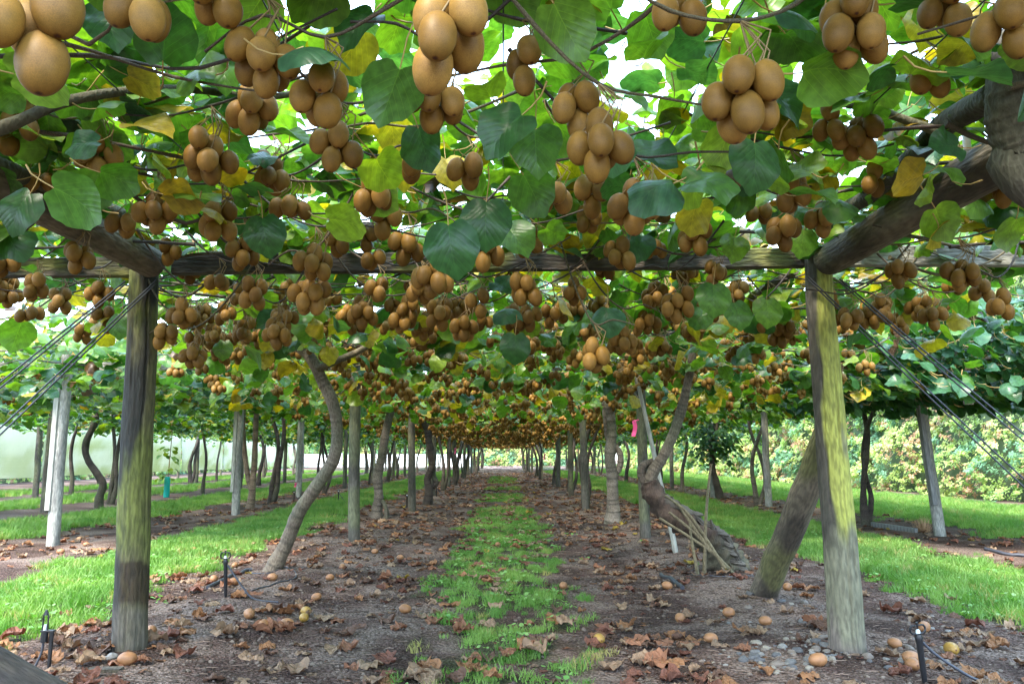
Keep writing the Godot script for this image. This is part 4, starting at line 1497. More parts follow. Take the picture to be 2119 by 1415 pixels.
func hero_leaves() -> void:
	# x, y, width in pixels, direction of the tip in the picture (degrees, 0 right, 90 up), turn of the upper side (0 faces us, 90 up, 130 seen from below), palette, shape
	var list := [[225, 40, 125, -75, 30, 4, 2], [80, 160, 135, -20, 125, 3, 0], [640, 95, 150, -10, 62, 4, 1], [745, 48, 120, -120, 35, 4, 2], [812, 185, 140, -110, 140, 1, 2], [1168, 52, 140, -60, 150, 0, 0], [1448, 98, 90, -70, 35, 4, 2], [1705, 140, 145, 0, 120, 0, 1], [1912, 45, 105, -95, 20, 6, 2], [2012, 152, 150, -5, 70, 4, 3], [1640, 22, 130, 30, 60, 4, 1], [1050, 262, 135, -125, 30, 2, 2], [1108, 298, 125, -85, 25, 1, 2], [1256, 288, 125, -80, 30, 4, 1], [1345, 318, 110, -40, 45, 2, 3], [1498, 300, 105, -100, 150, 5, 0], [1565, 330, 120, -95, 15, 2, 0], [1362, 384, 125, -140, 40, 4, 1], [1462, 372, 125, -30, 45, 1, 4], [1436, 440, 90, -90, 140, 6, 4], [1100, 392, 105, -65, 150, 1, 0], [1005, 450, 115, -90, 20, 2, 0], [932, 505, 125, -80, 10, 2, 0], [1066, 488, 90, -60, 30, 1, 2], [546, 480, 92, -80, 10, 2, 0], [155, 412, 125, -40, 150, 1, 0], [38, 428, 105, -110, 20, 2, 0], [18, 492, 90, -60, 35, 2, 1], [268, 192, 80, 0, 130, 6, 1], [302, 258, 105, -30, 55, 6, 2], [375, 405, 95, -20, 130, 7, 4], [588, 275, 105, 0, 65, 1, 3], [465, 140, 105, -85, 30, 1, 2], [812, 268, 85, -90, 140, 6, 0], [928, 348, 85, -80, 30, 6, 2], [1160, 364, 70, -30, 130, 6, 1], [714, 458, 92, -10, 140, 5, 0], [1652, 436, 76, -160, 35, 1, 0], [1732, 416, 92, 20, 50, 1, 1], [1662, 495, 66, -100, 20, 0, 0], [1520, 508, 66, -100, 30, 3, 2], [1944, 452, 88, -60, 140, 3, 0], [2090, 476, 75, -90, 140, 3, 0], [2008, 412, 65, -20, 120, 1, 3], [1880, 240, 80, -100, 20, 1, 0], [1962, 205, 70, 60, 150, 3, 0], [1258, 654, 72, -85, 30, 4, 1], [1048, 642, 66, -20, 55, 4, 1], [1590, 640, 66, -90, 20, 0, 0], [1478, 612, 76, -90, 20, 1, 0], [1528, 645, 66, -80, 25, 1, 0], [1066, 716, 68, -90, 10, 2, 0], [560, 642, 46, -90, 20, 6, 0], [1452, 655, 56, -110, 25, 1, 4], [722, 375, 66, -95, 150, 4, 2], [885, 15, 100, 150, 60, 4, 1], [430, 70, 105, -110, 140, 1, 2], [590, 215, 60, -60, 140, 3, 0], [1325, 505, 70, -100, 30, 4, 2], [420, 402, 80, 0, 110, 1, 3], [75, 565, 60, -10, 100, 1, 3], [115, 556, 50, 0, 110, 1, 0], [245, 670, 56, -90, 20, 1, 0], [740, 690, 50, 180, 60, 2, 1], [460, 720, 44, -90, 20, 0, 0], [780, 605, 50, -90, 20, 1, 0], [960, 655, 42, -90, 20, 6, 0], [680, 732, 42, -90, 20, 6, 0], [548, 742, 40, -90, 20, 6, 4], [1025, 770, 30, -90, 20, 6, 0], [920, 725, 44, -70, 20, 5, 2], [905, 748, 40, -100, 20, 5, 0], [640, 668, 40, -90, 60, 6, 4], [230, 655, 44, -80, 40, 7, 4], [1040, 590, 62, -40, 45, 4, 2], [1180, 520, 70, 0, 75, 4, 3], [1165, 545, 50, 20, 80, 1, 1], [340, 262, 60, -30, 60, 6, 2], [30, 200, 60, 10, 120, 6, 0], [10, 245, 70, 0, 90, 4, 1], [1830, 190, 60, -70, 150, 5, 0], [2025, 30, 70, 60, 40, 4, 2], [1560, 90, 110, 80, 150, 3, 0], [1750, 330, 60, -100, 150, 4, 2], [1345, 60, 110, -70, 150, 0, 0], [1420, 140, 90, -120, 150, 0, 0]]
	for l in list:
		var d: float = FP * 0.138 / l[2]
		var c := at(l[0], l[1], d)
		var a := deg_to_rad(l[4])
		var back := look.z
		var nrm := (back * cos(a) + Vector3.UP * sin(a) + look.x * gauss() * 0.15).normalized()
		var img := look.x * cos(deg_to_rad(l[3])) + look.y * sin(deg_to_rad(l[3]))
		var tip := img - nrm * nrm.dot(img)
		if tip.length() < 0.1: tip = look.x
		tip = tip.normalized()
		var s := 0.138
		var v := nearest_vine(c)
		var org: Vector3 = c - tip * 0.47 * s
		leaf_part(v.node, l[6], Transform3D(Basis(nrm.cross(tip) * s, nrm * s, tip * s), org - v.base), l[5])

# ---------------------------------------------------------------- hedges, windbreak, far end
func build_surroundings() -> void:
	hedge(Vector3(10.5, 0, 2.0), Vector3(10.5, 0, -70.0), 6.6, Vector3(-1, 0, 0), "tall sunlit leafy hedge along the right side of the orchard", 95000)
	hedge(Vector3(-20.0, 0, -80.0), Vector3(11.5, 0, -80.0), 5.0, Vector3(0, 0, 1), "pale leafy hedge closing the far end of the aisle", 16000)
	hedge(Vector3(-17.5, 0, 0.0), Vector3(-17.5, 0, -78.0), 4.5, Vector3(1, 0, 0), "leafy hedge behind the windbreak cloth on the left", 26000)
	# windbreak cloth in panels between posts on the left
	for k in 9:
		var z0 := -8.0 - BAY * k
		var z1 := z0 - BAY + 0.12
		var mb := MB.new()
		var top := 1.75
		var nseg := 24
		var last := []
		for i in nseg + 1:
			var t := float(i) / nseg
			var ids := []
			for j in 9:
				var s := j / 8.0
				var z := lerpf(z0, z1, t)
				var y := lerpf(0.34 + 0.03 * sin(PI * t), top, s)
				var x := -13.1 + 0.05 * nz.get_noise_2d(z * 60.0, y * 25.0 + k * 9.0) + 0.03 * sin(PI * t)
				var g := smoothstep(-0.25, 0.45, nz.get_noise_2d(z * 45.0, y * 90.0 + 60.0) + 0.5 - s * 0.9)
				ids.append(mb.vert(Vector3(x, y, z), Color(0.82, 0.80, 0.64).lerp(Color(0.46, 0.50, 0.2), g * (0.5 if k < 3 else 0.9))))
			if i:
				for j in 8: mb.quad(last[j], last[j + 1], ids[j + 1], ids[j])
			last = ids
		var t2 := thing("windbreak_cloth", Vector3(-13.1, 0, z0), "pale translucent windbreak cloth low on the left, %s panel from the viewer" % ORD[k], "windbreak", "windbreak cloth panels")
		part("cloth", mb.mesh(M.cloth), t2, Transform3D(Basis(), Vector3(13.1, 0, -z0)))
		part("stake", round_timber(2.0, 0.05, 0.045, 2, 30.0 * k, 10, 0.1), t2, Transform3D(Basis(), Vector3(-0.08, -0.08, 0.0)))
	# low white fence across the far end
	for k in 4:
		var x0 := -17.0 + k * 3.6
		var t3 := thing("white_fence", Vector3(x0, 0, -66.0), "low white board fence at the far end, %s section from left" % ORD[k], "fence", "white fence sections at the far end")
		var bd := MB.new()
		bd.box(Vector3.ZERO, Vector3(3.5, 0.24, 0.04), 0.006)
		var bm := bd.mesh(M.white_board)
		for j in 4: part("rail", bm, t3, Transform3D(Basis(), Vector3(1.75, 0.2 + j * 0.27, 0)))
		var pd := MB.new()
		pd.box(Vector3.ZERO, Vector3(0.1, 1.3, 0.1), 0.008)
		var pm := pd.mesh(M.white_board)
		for j in 2: part("fence_post", pm, t3, Transform3D(Basis(), Vector3(0.1 + 3.3 * j, 0.6, -0.08)))
	# young vine in a teal guard, left background
	var p := gnd(343, 1030)
	var sc := seen_at(p).z / FP
	var t4 := thing("young_vine", p, "young leafy vine in a teal sleeve, left background", "young plant")
	part("stem", plain_tube([Vector3.ZERO, Vector3(0.02, 60 * sc, 0), Vector3(0.05, 130 * sc, 0.02), Vector3(0.0, 170 * sc, 0)], [0.012, 0.01, 0.008, 0.005], 6, M.stalk), t4)
	var gb := MB.new()
	var gl := []
	for i in 13:
		var a := TAU * i / 12.0
		var rr := 0.062 * (1.0 + 0.12 * cos(3.0 * a))
		var ids := []
		for j in 6: ids.append(gb.vert(Vector3(cos(a) * rr * (1.0 + 0.05 * sin(j * 2.0)), j / 5.0 * 42.0 * sc, sin(a) * rr)))
		if i:
			for j in 5: gb.quad(gl[j], gl[j + 1], ids[j + 1], ids[j])
		gl = ids
	part("sleeve", gb.mesh(M.teal_guard), t4)
	for i in 34:
		var hgt := rng.randf_range(38, 165) * sc
		var a := rng.randf() * TAU
		var rr := rng.randf_range(0.08, 0.24)
		leaf_part(t4, i % 2, Transform3D(leaf_basis(Vector3(cos(a) * 0.7, 1, sin(a) * 0.7).normalized(), a, rng.randf_range(0.11, 0.15)), Vector3(cos(a) * rr, hgt, sin(a) * rr)), [0, 3, 5, 1][rng.randi() % 4], true)
	# bushy low growth hanging from the vine in the second row right
	var bp := gnd(1482, 1032)
	var t5 := thing("bushy_vine", bp, "low bushy dark vine hanging near the ground, right of the aisle", "vine")
	part("trunk", trunk_mesh([Vector3(0.12, -0.08, 0), Vector3(0.02, 0.35, 0), Vector3(-0.06, 0.8, 0.0), Vector3(0.02, 1.3, 0), Vector3(0.1, 1.95, 0)], 0.085, 0.06, 10, 6, Color(0.09, 0.07, 0.055), 0.06, 1.5, 0.2), t5)
	var bw := []
	var bt := []
	for i in 520:
		var u := Vector3(gauss(), gauss(), gauss())
		var pp := Vector3(u.x * 0.55, 1.25 + u.y * 0.38, u.z * 0.5)
		bw.append(Transform3D(leaf_basis((Vector3.UP + Vector3(u.x, 0, u.z + 0.4) * 0.9).normalized(), rng.randf() * TAU, rng.randf_range(0.08, 0.13)), pp))
		bt.append(palette[[1, 2, 2, 4, 0][rng.randi() % 5]])
	multi("foliage", leaf_low[0], bw, bt, t5)

func hedge(a: Vector3, b: Vector3, h: float, face: Vector3, label: String, count: int) -> void:
	var t := thing("hedge", a, label, "hedge")
	var length := (b - a).length()
	var dir := (b - a).normalized()
	var core := MB.new()
	var n := int(length / 0.8)
	var last := []
	var prof := [Vector2(0.1, -0.1), Vector2(0.0, h * 0.3), Vector2(-0.25, h * 0.7), Vector2(-0.45, h * 0.97), Vector2(-1.2, h), Vector2(-1.6, h * 0.9), Vector2(-1.8, -0.1)]
	for i in n + 1:
		var s := length * i / n
		var ids := []
		for q in prof:
			var w := 0.3 * nz.get_noise_2d(s * 40.0, q.y * 40.0)
			ids.append(core.vert(dir * s + face * (q.x - 0.35 + w) + Vector3(0, q.y, 0)))
		if i:
			for j in prof.size() - 1: core.quad(last[j], ids[j], ids[j + 1], last[j + 1])
		last = ids
	part("branch_mass", core.mesh(M.hedge_core), t)
	var lb := MB.new()
	for k in 5:                              # a sprig of five small leaves
		var ang := TAU * k / 5.0 + rng.randf()
		var c := Vector3(cos(ang), 0, sin(ang)) * 0.55 + Vector3(0, rng.randf() * 0.5, 0)
		var u := Vector3(cos(ang), -0.25 + rng.randf() * 0.5, sin(ang)).normalized()
		var v := u.cross(Vector3.UP).normalized()
		var q := [c - u * 0.5, c + v * 0.34, c + u * 0.62, c - v * 0.34]
		var ids := []
		for e in q: ids.append(lb.vert(e))
		var m0 := lb.vert(c + Vector3(0, 0.1, 0))
		for e in 4: lb.tri(m0, ids[e], ids[(e + 1) % 4])
	var sprig := lb.mesh(M.small_leaf)
	var wh := []
	var tn := []
	var tries := 0
	while wh.size() < count and tries < count * 4:
		tries += 1
		var s := rng.randf() * length
		var y := pow(rng.randf(), 1.0) * h * 1.02
		var bulge := 0.45 * nz.get_noise_2d(s * 45.0, y * 60.0) + 0.22 * nz.get_noise_2d(s * 190.0, y * 190.0)
		if nz.get_noise_2d(s * 120.0 + 31.0, y * 120.0) < -0.52: continue
		var depth := bulge + 0.1 - 0.5 * y / h - 0.15 * rng.randf() - (0.3 if y > h * 0.93 else 0.0)
		var p := dir * s + face * depth + Vector3(0, y, 0)
		var wp := a + p
		if not in_frame(wp, 200.0): continue
		var far := absf(wp.z) / 14.0
		var sz := rng.randf_range(0.034, 0.07) * clampf(0.85 + 0.2 * far, 1.0, 2.2)
		var nrm := (face * 0.9 + Vector3(gauss(), 0.7 + gauss(), gauss())).normalized()
		wh.append(Transform3D(leaf_basis(nrm, rng.randf() * TAU, sz), p))
		var n1 := nz.get_noise_2d(s * 30.0 + 200.0, y * 40.0)
		var c := Color(0.30, 0.44, 0.12).lerp(Color(0.52, 0.58, 0.22), clampf(0.5 + n1 * 1.5 + gauss() * 0.3, 0, 1))
		var n2 := nz.get_noise_2d(s * 55.0 + 700.0, y * 70.0)
		if n2 > 0.3 and rng.randf() < 0.55: c = Color(0.50, 0.28, 0.17)
		elif n2 < -0.28: c = Color(0.16, 0.32, 0.18)
		tn.append(c)
	multi("foliage", sprig, wh, tn, t)

# ---------------------------------------------------------------- things on the orchard floor
func build_floor_things() -> void:
	sprinkler(gnd(466, 1250), 1140.0, 466.0, Vector3(0.35, 0, 0.05), "black stake sprinkler on the soil left of the bent trunk")
	sprinkler(gnd(1918, 1440), 1290.0, 1898.0, Vector3(0.32, 0, 0.1), "black stake sprinkler at bottom right beside fallen fruit")
	twin_sprinkler(gnd(95, 1392), 1275.0, "stubby black twin-stake sprinkler in the lower left corner")
	for q in [[608, 1042, 1015], [700, 1040, 1012], [903, 1030, 1003], [842, 1055, 1020]]:
		sprinkler(gnd(q[0], q[1]), q[2], q[0], Vector3(0.2, 0, 0.1), "small distant black sprinkler, %s" % ("by the second row left" if q[0] == 608 else "beside the left row vines" if q[0] == 700 else "left of the aisle by dark twin stems" if q[0] == 903 else "beside second grey post left of aisle"))
	# hoses on the ground
	hose([[428, 1232], [455, 1218], [480, 1202], [505, 1190], [520, 1188]], 0.014, "thick dark hose lying left of the bent trunk")
	hose([[516, 1186], [518, 1196], [545, 1199], [575, 1195], [590, 1188], [606, 1196], [612, 1206], [598, 1214], [572, 1220], [530, 1235], [515, 1240], [500, 1236]], 0.0045, "thin black tube looped round foot of the bent trunk")
	hose([[1368, 1192], [1382, 1203], [1398, 1215], [1413, 1226]], 0.016, "short dark hose stub poking from soil near gnarled stump")
	hose([[1412, 1186], [1440, 1200], [1480, 1208], [1520, 1208], [1560, 1203]], 0.005, "thin wire-like tube curving before the gnarled stump")
	hose([[2040, 1140], [2080, 1146], [2130, 1150], [2200, 1156]], 0.018, "blue-black pipe on soil at right edge")
	# bamboo stake with a pink tape, and other tapes
	var sb := gnd(1400, 1150)
	var st := at(1322, 800, seen_at(sb).z)
	var stake := []
	var rr := []
	for i in 13:
		stake.append((st - sb) * (i / 12.0) - Vector3(0, 0.05 if i == 0 else 0.0, 0))
		rr.append(0.026 - 0.008 * i / 12.0)
	solid("support_stake", plain_tube(stake, rr, 10, M.pale_board), sb, "pale bamboo stake leaning beside the gnarled right vine", "stake")
	tape(at(1316, 872, seen_at(sb).z - 0.05), 0.14, "pink ribbon tied to the pale bamboo stake")
	tape(at(1128, 940, 19.0), 0.13, "pink ribbon on a dark trunk right of the aisle")
	tape(at(612, 1000, 17.0), 0.08, "small pink ribbon in the left background")
	tape(at(943, 928, 21.0), 0.14, "pink ribbon beside dark trunks left of the aisle")
	# plank in the right grass, dry grass tuft
	var k0 := gnd(1785, 1083)
	var k1 := gnd(1897, 1100)
	var kb := MB.new()
	kb.box(Vector3(0, 0.02, 0), Vector3((k1 - k0).length(), 0.07, 0.05), 0.005)
	var o := solid("plank", kb.mesh(M.grey_board), (k0 + k1) * 0.5, "grey plank lying in grass near leaning battened post", "plank")
	o.rotation.y = atan2(-(k1 - k0).z, (k1 - k0).x)
	var tb := MB.new()
	for i in 220:
		var a := rng.randf() * TAU
		var r := rng.randf() * 0.1
		var p0 := Vector3(cos(a) * r, 0, sin(a) * r)
		var p1 := p0 * 1.9 + Vector3(gauss() * 0.05, 0.08 + rng.randf() * 0.14, gauss() * 0.05)
		var wd := Vector3(cos(a + 1.5), 0, sin(a + 1.5)) * 0.003
		var i0 := tb.vert(p0 - wd, Color(0.42, 0.27, 0.15))
		var i1 := tb.vert(p0 + wd, Color(0.42, 0.27, 0.15))
		var i2 := tb.vert(p1, Color(0.5, 0.33, 0.2))
		tb.tri(i0, i1, i2)
	var tuft := solid("dry_tuft", tb.mesh(M.clod), gnd(1912, 1098), "tuft of dry tan grass beside the leaning battened post", "grass tuft")
	tuft.set_meta("kind", "stuff")
	# dead leaves hanging from the guy wire at right
	var dm := []
	for k in 7: dm.append(dry_mesh(100 + k * 3))
	var dry_tones := [Color(0.42, 0.155, 0.09), Color(0.50, 0.28, 0.195), Color(0.28, 0.09, 0.06), Color(0.48, 0.19, 0.09), Color(0.44, 0.24, 0.17), Color(0.22, 0.095, 0.065)]
	var dry_mats := []
	for c in dry_tones + [Color(0.62, 0.38, 0.06)]:
		var m: StandardMaterial3D = M.dry_leaf.duplicate()
		m.vertex_color_use_as_albedo = false
		m.albedo_color = c.linear_to_srgb()
		dry_mats.append(m)
	var hang := thing("hanging_dead_leaves", at(1858, 690, 4.6), "brown dead leaves hanging in a string among right guy wires", "dead leaves")
	for q in [[0.0, 0.0], [0.012, -0.06], [-0.02, -0.115]]:
		part("leaf", dm[2], hang, Transform3D(Basis.from_euler(Vector3(1.2, q[1] * 20.0, 0.4)).scaled(Vector3.ONE * 0.075), Vector3(q[0], q[1], 0)), dry_mats[4])
	part("stalk", plain_tube([Vector3(-0.01, 0.16, 0), Vector3(0, 0.05, 0), Vector3(-0.01, -0.12, 0)], [0.0025, 0.002, 0.002], 5, M.stalk), hang)
	# fallen leaves: the nearest ones are things, the rest a litter
	var spots := []
	for i in 15000:
		var z := -2.5 - pow(rng.randf(), 1.5) * 42.0
		var x := rng.randf_range(-6.3, 6.4)
		var g := grass_at(x, z)
		var want := 0.0
		if absf(x) < 2.8: want = 0.34 + 0.5 * smoothstep(-0.1, 0.4, nz.get_noise_2d(x * 120.0 + 60.0, z * 90.0)) + (0.25 if z < -8.0 else 0.0)
		else: want = 0.45 * (1.0 - g)
		if absf(x) < 0.5: want *= 0.8
		elif g > 0.3: want *= 0.16
		if x > 1.0 and z > -6.5: want *= 0.6
		if rng.randf() > want: continue
		var p := Vector3(x, gh(x, z), z)
		if not in_frame(p, 30.0): continue
		spots.append(p)
	spots.sort_custom(func(a, b): return a.z > b.z)
	var wh := []
	var tn := []
	for k in 7: wh.append([]); tn.append([])
	var zone := func(p: Vector3) -> String:
		if p.x < -1.62: return "outside the left near post"
		if p.x < -0.45: return "on soil left of the middle grass"
		if p.x < 0.45: return "on the middle grass strip"
		if p.x < 1.7: return "on soil right of the middle grass"
		return "on soil at the right"
	var tone_names := ["russet", "tan", "dark red-brown", "orange-brown", "pale brown", "dark brown", "yellow"]
	for i in spots.size():
		var p: Vector3 = spots[i]
		var k := rng.randi() % 7
		var s := rng.randf_range(0.06, 0.125) * (1.2 if p.z > -4.8 else 1.0)
		var tr := Transform3D(Basis.from_euler(Vector3(gauss() * 0.25, rng.randf() * TAU, gauss() * 0.25 + (PI if rng.randf() < 0.25 else 0.0))).scaled(Vector3(s, s * 0.85, s)), p + Vector3(0, 0.004, 0))
		if tr.basis.y.y < 0: tr.origin.y += 0.02
		if grass_at(p.x, p.z) > 0.4: tr.origin.y += 0.02
		var col := rng.randi() % 6
		if rng.randf() < 0.02 and p.z < -6.0: col = 6
		if i < 290:
			var near := "nearest" if p.z > -3.6 else ("near" if p.z > -4.6 else "mid-distance")
			var lf := solid("fallen_leaf", dm[k], Vector3.ZERO, "%s %s curled fallen leaf lying %s" % [near, tone_names[col], zone.call(p)], "leaf", "fallen leaves on the orchard floor")
			lf.transform = tr
			lf.material_override = dry_mats[col]
		else:
			wh[k].append(tr)
			var c: Color = (dry_tones + [Color(0.62, 0.38, 0.06)])[col]
			var j := 0.8 + rng.randf() * 0.4
			tn[k].append(Color(c.r * j, c.g * j, c.b * j))
	for k in 7:
		if wh[k].size():
			multi("leaf_litter", dm[k], wh[k], tn[k], self)
	# crumbled bits of leaf
	var bw := []
	var bt := []
	for i in 9000:
		var z := -2.45 - pow(rng.randf(), 1.5) * 12.0
		var x := rng.randf_range(-2.9, 3.1)
		var p := Vector3(x, gh(x, z) + 0.001, z)
		if not in_frame(p, 30.0) or rng.randf() < grass_at(x, z) * 0.9: continue
		if rng.randf() > 0.55 + 0.9 * nz.get_noise_2d(x * 120.0 + 60.0, z * 90.0): continue
		var s := 0.012 + pow(rng.randf(), 2.5) * 0.04
		bw.append(Transform3D(Basis.from_euler(Vector3(gauss() * 0.4, rng.randf() * TAU, gauss() * 0.4)).scaled(Vector3(s * 1.3, s * 0.6, s * 0.8)), p))
		var c: Color = dry_tones[rng.randi() % 6]
		bt.append(c * rng.randf_range(0.5, 1.0))
	multi("leaf_fragments", dm[1], bw, bt, self)
	# fallen fruit
	var fallen := [[409, 1178], [485, 1174], [562, 1210], [632, 1265], [628, 1284], [592, 1303], [514, 1284], [682, 1198], [654, 1236], [775, 1143], [828, 1153], [260, 1391], [399, 1136], [543, 1311], [441, 1210], [309, 1328], [177, 1128], [124, 1139], [163, 1115], [708, 1179], [481, 1220], [1166, 1217], [1381, 1220], [1408, 1276], [1509, 1271], [1472, 1330], [1240, 1324], [1631, 1226], [1585, 1299], [1854, 1350], [1915, 1312], [1972, 1366], [1889, 1394], [1892, 1407], [1695, 1392], [1359, 1090], [1372, 1108], [1366, 1097], [1380, 1095], [1030, 1128], [838, 1262]]
	for i in fallen.size():
		var q: Array = fallen[i]
		var p := gnd(q[0], q[1] + 5)
		var yellow := i in [3, 4, 26, 31]
		var s := 0.0295 * rng.randf_range(0.88, 1.05)
		if p.z < -6.5: s *= 0.95
		var fr := solid("fallen_kiwifruit", fruit_hi, Vector3(p.x, p.y + s * 0.82, p.z), "%s fallen kiwifruit on the %s, %s" % ["yellowed" if yellow else "brown", "left soil" if p.x < -0.4 else ("right soil" if p.x > 0.5 else "middle grass"), fallen_place(q, i)], "fruit", "fallen kiwifruit on the ground")
		fr.transform.basis = Basis.from_euler(Vector3(PI / 2 + gauss() * 0.2, rng.randf() * TAU, 0)).scaled(Vector3.ONE * s)
		fr.material_override = M.yellow_fruit if yellow else M.old_fruit
	# pebbles round the right post
	var pm := []
	for k in 4: pm.append(lump_mesh(14, 10, 0.4, 80 + k, M.pebble))
	var ptones := [Color(0.30, 0.28, 0.25), Color(0.20, 0.19, 0.18), Color(0.36, 0.31, 0.24), Color(0.13, 0.125, 0.125), Color(0.24, 0.19, 0.15)]
	var pmats := []
	for c in ptones:
		var m: StandardMaterial3D = M.pebble.duplicate()
		m.vertex_color_use_as_albedo = false
		m.albedo_color = c.linear_to_srgb()
		pmats.append(m)
	for i in 190:
		var px := 1640.0 + gauss() * 120.0
		var py := 1374.0 + gauss() * 28.0
		if i > 130:
			px = rng.randf_range(1450, 2000)
			py = rng.randf_range(1250, 1412)
		if i == 0: px = 1552; py = 1243
		if i == 1: px = 1705; py = 1340
		if i == 2: px = 228; py = 1384
		var p := gnd(px, py)
		var s := 0.005 + pow(rng.randf(), 2.5) * 0.019
		if i < 3: s = 0.024
		var kcol := rng.randi() % 5
		var pe := solid("pebble", pm[rng.randi() % 4], p + Vector3(0, s * 0.1, 0), "%s %s pebble on the soil %s of right algae post" % ["large" if s > 0.016 else "small", ["pale", "grey", "cream", "dark grey", "brown"][kcol], "far left" if px < 1560 else ("left" if px < 1650 else ("just left" if px < 1715 else ("in front" if px < 1800 else "right")))] if i > 2 else ["grey stone at the foot of the leaning brown brace", "dark grey stone touching the right algae post", "white stone behind the sawn offcut at left post"][i], "stone", "pebbles on the right soil")
		pe.basis = Basis.from_euler(Vector3(gauss() * 0.3, rng.randf() * TAU, 0)) * Basis.from_scale(Vector3(s * 1.4, s * 0.75, s))
		pe.material_override = pmats[kcol]

func fallen_place(q: Array, i: int) -> String:
	var d := "nearest band" if q[1] > 1320 else ("near band" if q[1] > 1240 else ("middle band" if q[1] > 1160 else "far band"))
	return "%s, %s counted from left" % [d, ORD[_fallen_rank(q)]]

func _fallen_rank(q: Array) -> int:
	return int(clampf(q[0] / 152.0, 0, 13))

func sprinkler(base: Vector3, top_py: float, top_px: float, hose_dir: Vector3, label: String) -> void:
	var d := seen_at(base).z
	var top := at(top_px, top_py, d)
	var h := (top - base).length()
	var t := thing("stake_sprinkler", base, label, "sprinkler", "stake sprinklers")
	t.transform = along(base - Vector3(0, 0.03, 0), top)
	var hh := h + 0.03
	part("stake", plain_tube([Vector3(0, -0.02, 0), Vector3(0, hh * 0.15, 0), Vector3(0, hh * 0.8, 0)], [0.004, 0.010, 0.013], 8, M.black_plastic), t)
	part("collar", plain_tube([Vector3(0, hh * 0.74, 0), Vector3(0, hh * 0.79, 0), Vector3(0, hh * 0.84, 0)], [0.014, 0.016, 0.011], 10, M.black_plastic), t)
	var w := 0.030
	var y0 := hh * 0.85
	var y1 := hh * 0.97
	var fr := MB.new()
	for s in [-1.0, 1.0]:
		fr.tube([Vector3(s * w * 0.7, y0, 0), Vector3(s * w, y0 + (y1 - y0) * 0.3, 0), Vector3(s * w, y0 + (y1 - y0) * 0.7, 0), Vector3(s * w * 0.75, y1, 0)], [0.0045, 0.0045, 0.0045, 0.0045], 6)
	fr.tube([Vector3(-w * 0.8, y1, 0), Vector3(w * 0.8, y1, 0)], [0.0034, 0.0034], 6)
	fr.tube([Vector3(-w * 0.8, y0, 0), Vector3(w * 0.8, y0, 0)], [0.004, 0.004], 6)
	fr.tube([Vector3(0, y1 - 0.02, 0), Vector3(0, y1 + 0.012, 0)], [0.003, 0.005], 6)
	var head := part("sprinkler_head", fr.mesh(M.black_plastic), t)
	part("spinner", plain_tube([Vector3(0, y0 + 0.002, 0), Vector3(0, y0 + 0.012, 0), Vector3(0, y0 + 0.018, 0)], [0.009, 0.008, 0.003], 8, M.clear_plastic), head)
	var p0 := Vector3(0.012, hh * 0.72, 0)
	part("hose", plain_tube(smooth_path([p0, p0 + Vector3(0.04, -0.05, 0.01), p0 + Vector3(0.11, -hh * 0.42, 0.03), Vector3(0.2, 0.03, 0.05), hose_dir + Vector3(0, 0.01, 0)], 6), _fill(25, 0.006), 6, M.hose), t)

func _fill(n: int, r: float) -> Array:
	var out := []
	for i in n: out.append(r)
	return out

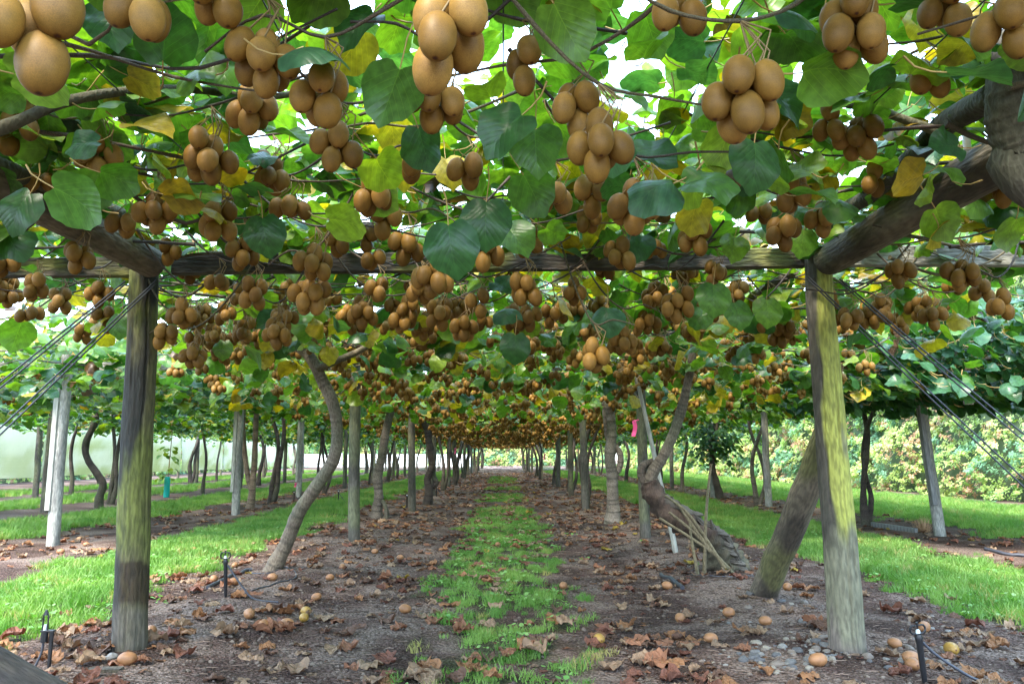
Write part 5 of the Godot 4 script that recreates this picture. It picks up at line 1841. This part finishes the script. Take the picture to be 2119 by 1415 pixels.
func twin_sprinkler(base: Vector3, top_py: float, label: String) -> void:
	var d := seen_at(base).z
	var t := thing("stake_sprinkler", base, label, "sprinkler", "stake sprinklers")
	var s := d / FP
	var h := (1392.0 - top_py) * s
	for q in [[0.004, -0.006], [0.013, 0.006]]:
		part("stake", plain_tube([Vector3(q[0], -0.03, q[1]), Vector3(q[0], h * 0.45, q[1]), Vector3(q[0], h * 0.62, q[1])], [0.006, 0.008, 0.009], 6, M.black_plastic), t)
	var cb := MB.new()
	cb.box(Vector3(-0.008, h * 0.63, 0), Vector3(0.058, 0.008, 0.024), 0.002)
	part("bracket", cb.mesh(M.black_plastic), t)
	part("collar", plain_tube([Vector3(-0.022, h * 0.44, 0), Vector3(-0.022, h * 0.64, 0)], [0.015, 0.015], 10, M.black_plastic), t)
	var fr := MB.new()
	for e in [-1.0, 1.0]:
		fr.tube([Vector3(-0.022 + e * 0.011, h * 0.64, 0), Vector3(-0.022 + e * 0.011, h * 0.88, 0), Vector3(-0.022 + e * 0.005, h * 0.96, 0)], [0.0035, 0.0035, 0.003], 6)
	fr.tube([Vector3(-0.022, h * 0.9, 0), Vector3(-0.022, h * 0.99, 0)], [0.009, 0.005], 8)
	var head := part("sprinkler_head", fr.mesh(M.black_plastic), t)
	part("spinner", plain_tube([Vector3(-0.022, h * 0.64, 0), Vector3(-0.022, h * 0.74, 0)], [0.008, 0.006], 8, M.clear_plastic), head)
	part("hose", plain_tube(smooth_path([Vector3(-0.024, h * 0.45, 0), Vector3(-0.03, h * 0.25, 0.0), Vector3(-0.05, 0.0, 0.01)], 5), _fill(11, 0.005), 6, M.hose), t)

func hose(px: Array, r: float, label: String) -> void:
	var ctrl := []
	for q in px: ctrl.append(gnd(q[0], q[1]) + Vector3(0, r * 0.8, 0))
	var pts := smooth_path(ctrl, 5)
	for i in pts.size(): pts[i].y = gh(pts[i].x, pts[i].z) + r * 0.8
	solid("hose", plain_tube(pts, _fill(pts.size(), r), 8, M.hose), Vector3.ZERO, label, "hose", "irrigation tubes on the ground")

func tape(p: Vector3, length: float, label: String) -> void:
	var mb := MB.new()
	var last := []
	for i in 9:
		var t := i / 8.0
		var c := Vector3(-0.018 + 0.012 * sin(t * 4.0), -length * t, 0.008 * cos(t * 5.0))
		var ids := [mb.vert(c + Vector3(-0.02, 0, 0.004)), mb.vert(c + Vector3(0.02, 0, -0.004))]
		if i: mb.quad(last[0], last[1], ids[1], ids[0])
		last = ids
	var loop := []
	for i in 13: loop.append(Vector3(cos(TAU * i / 12.0) * 0.026, 0.008 + 0.3 * cos(TAU * i / 12.0) * 0.02, sin(TAU * i / 12.0) * 0.026))
	mb.tube(loop, _fill(13, 0.007), 5, false)
	solid("ribbon", mb.mesh(M.pink_tape), p, label, "ribbon")
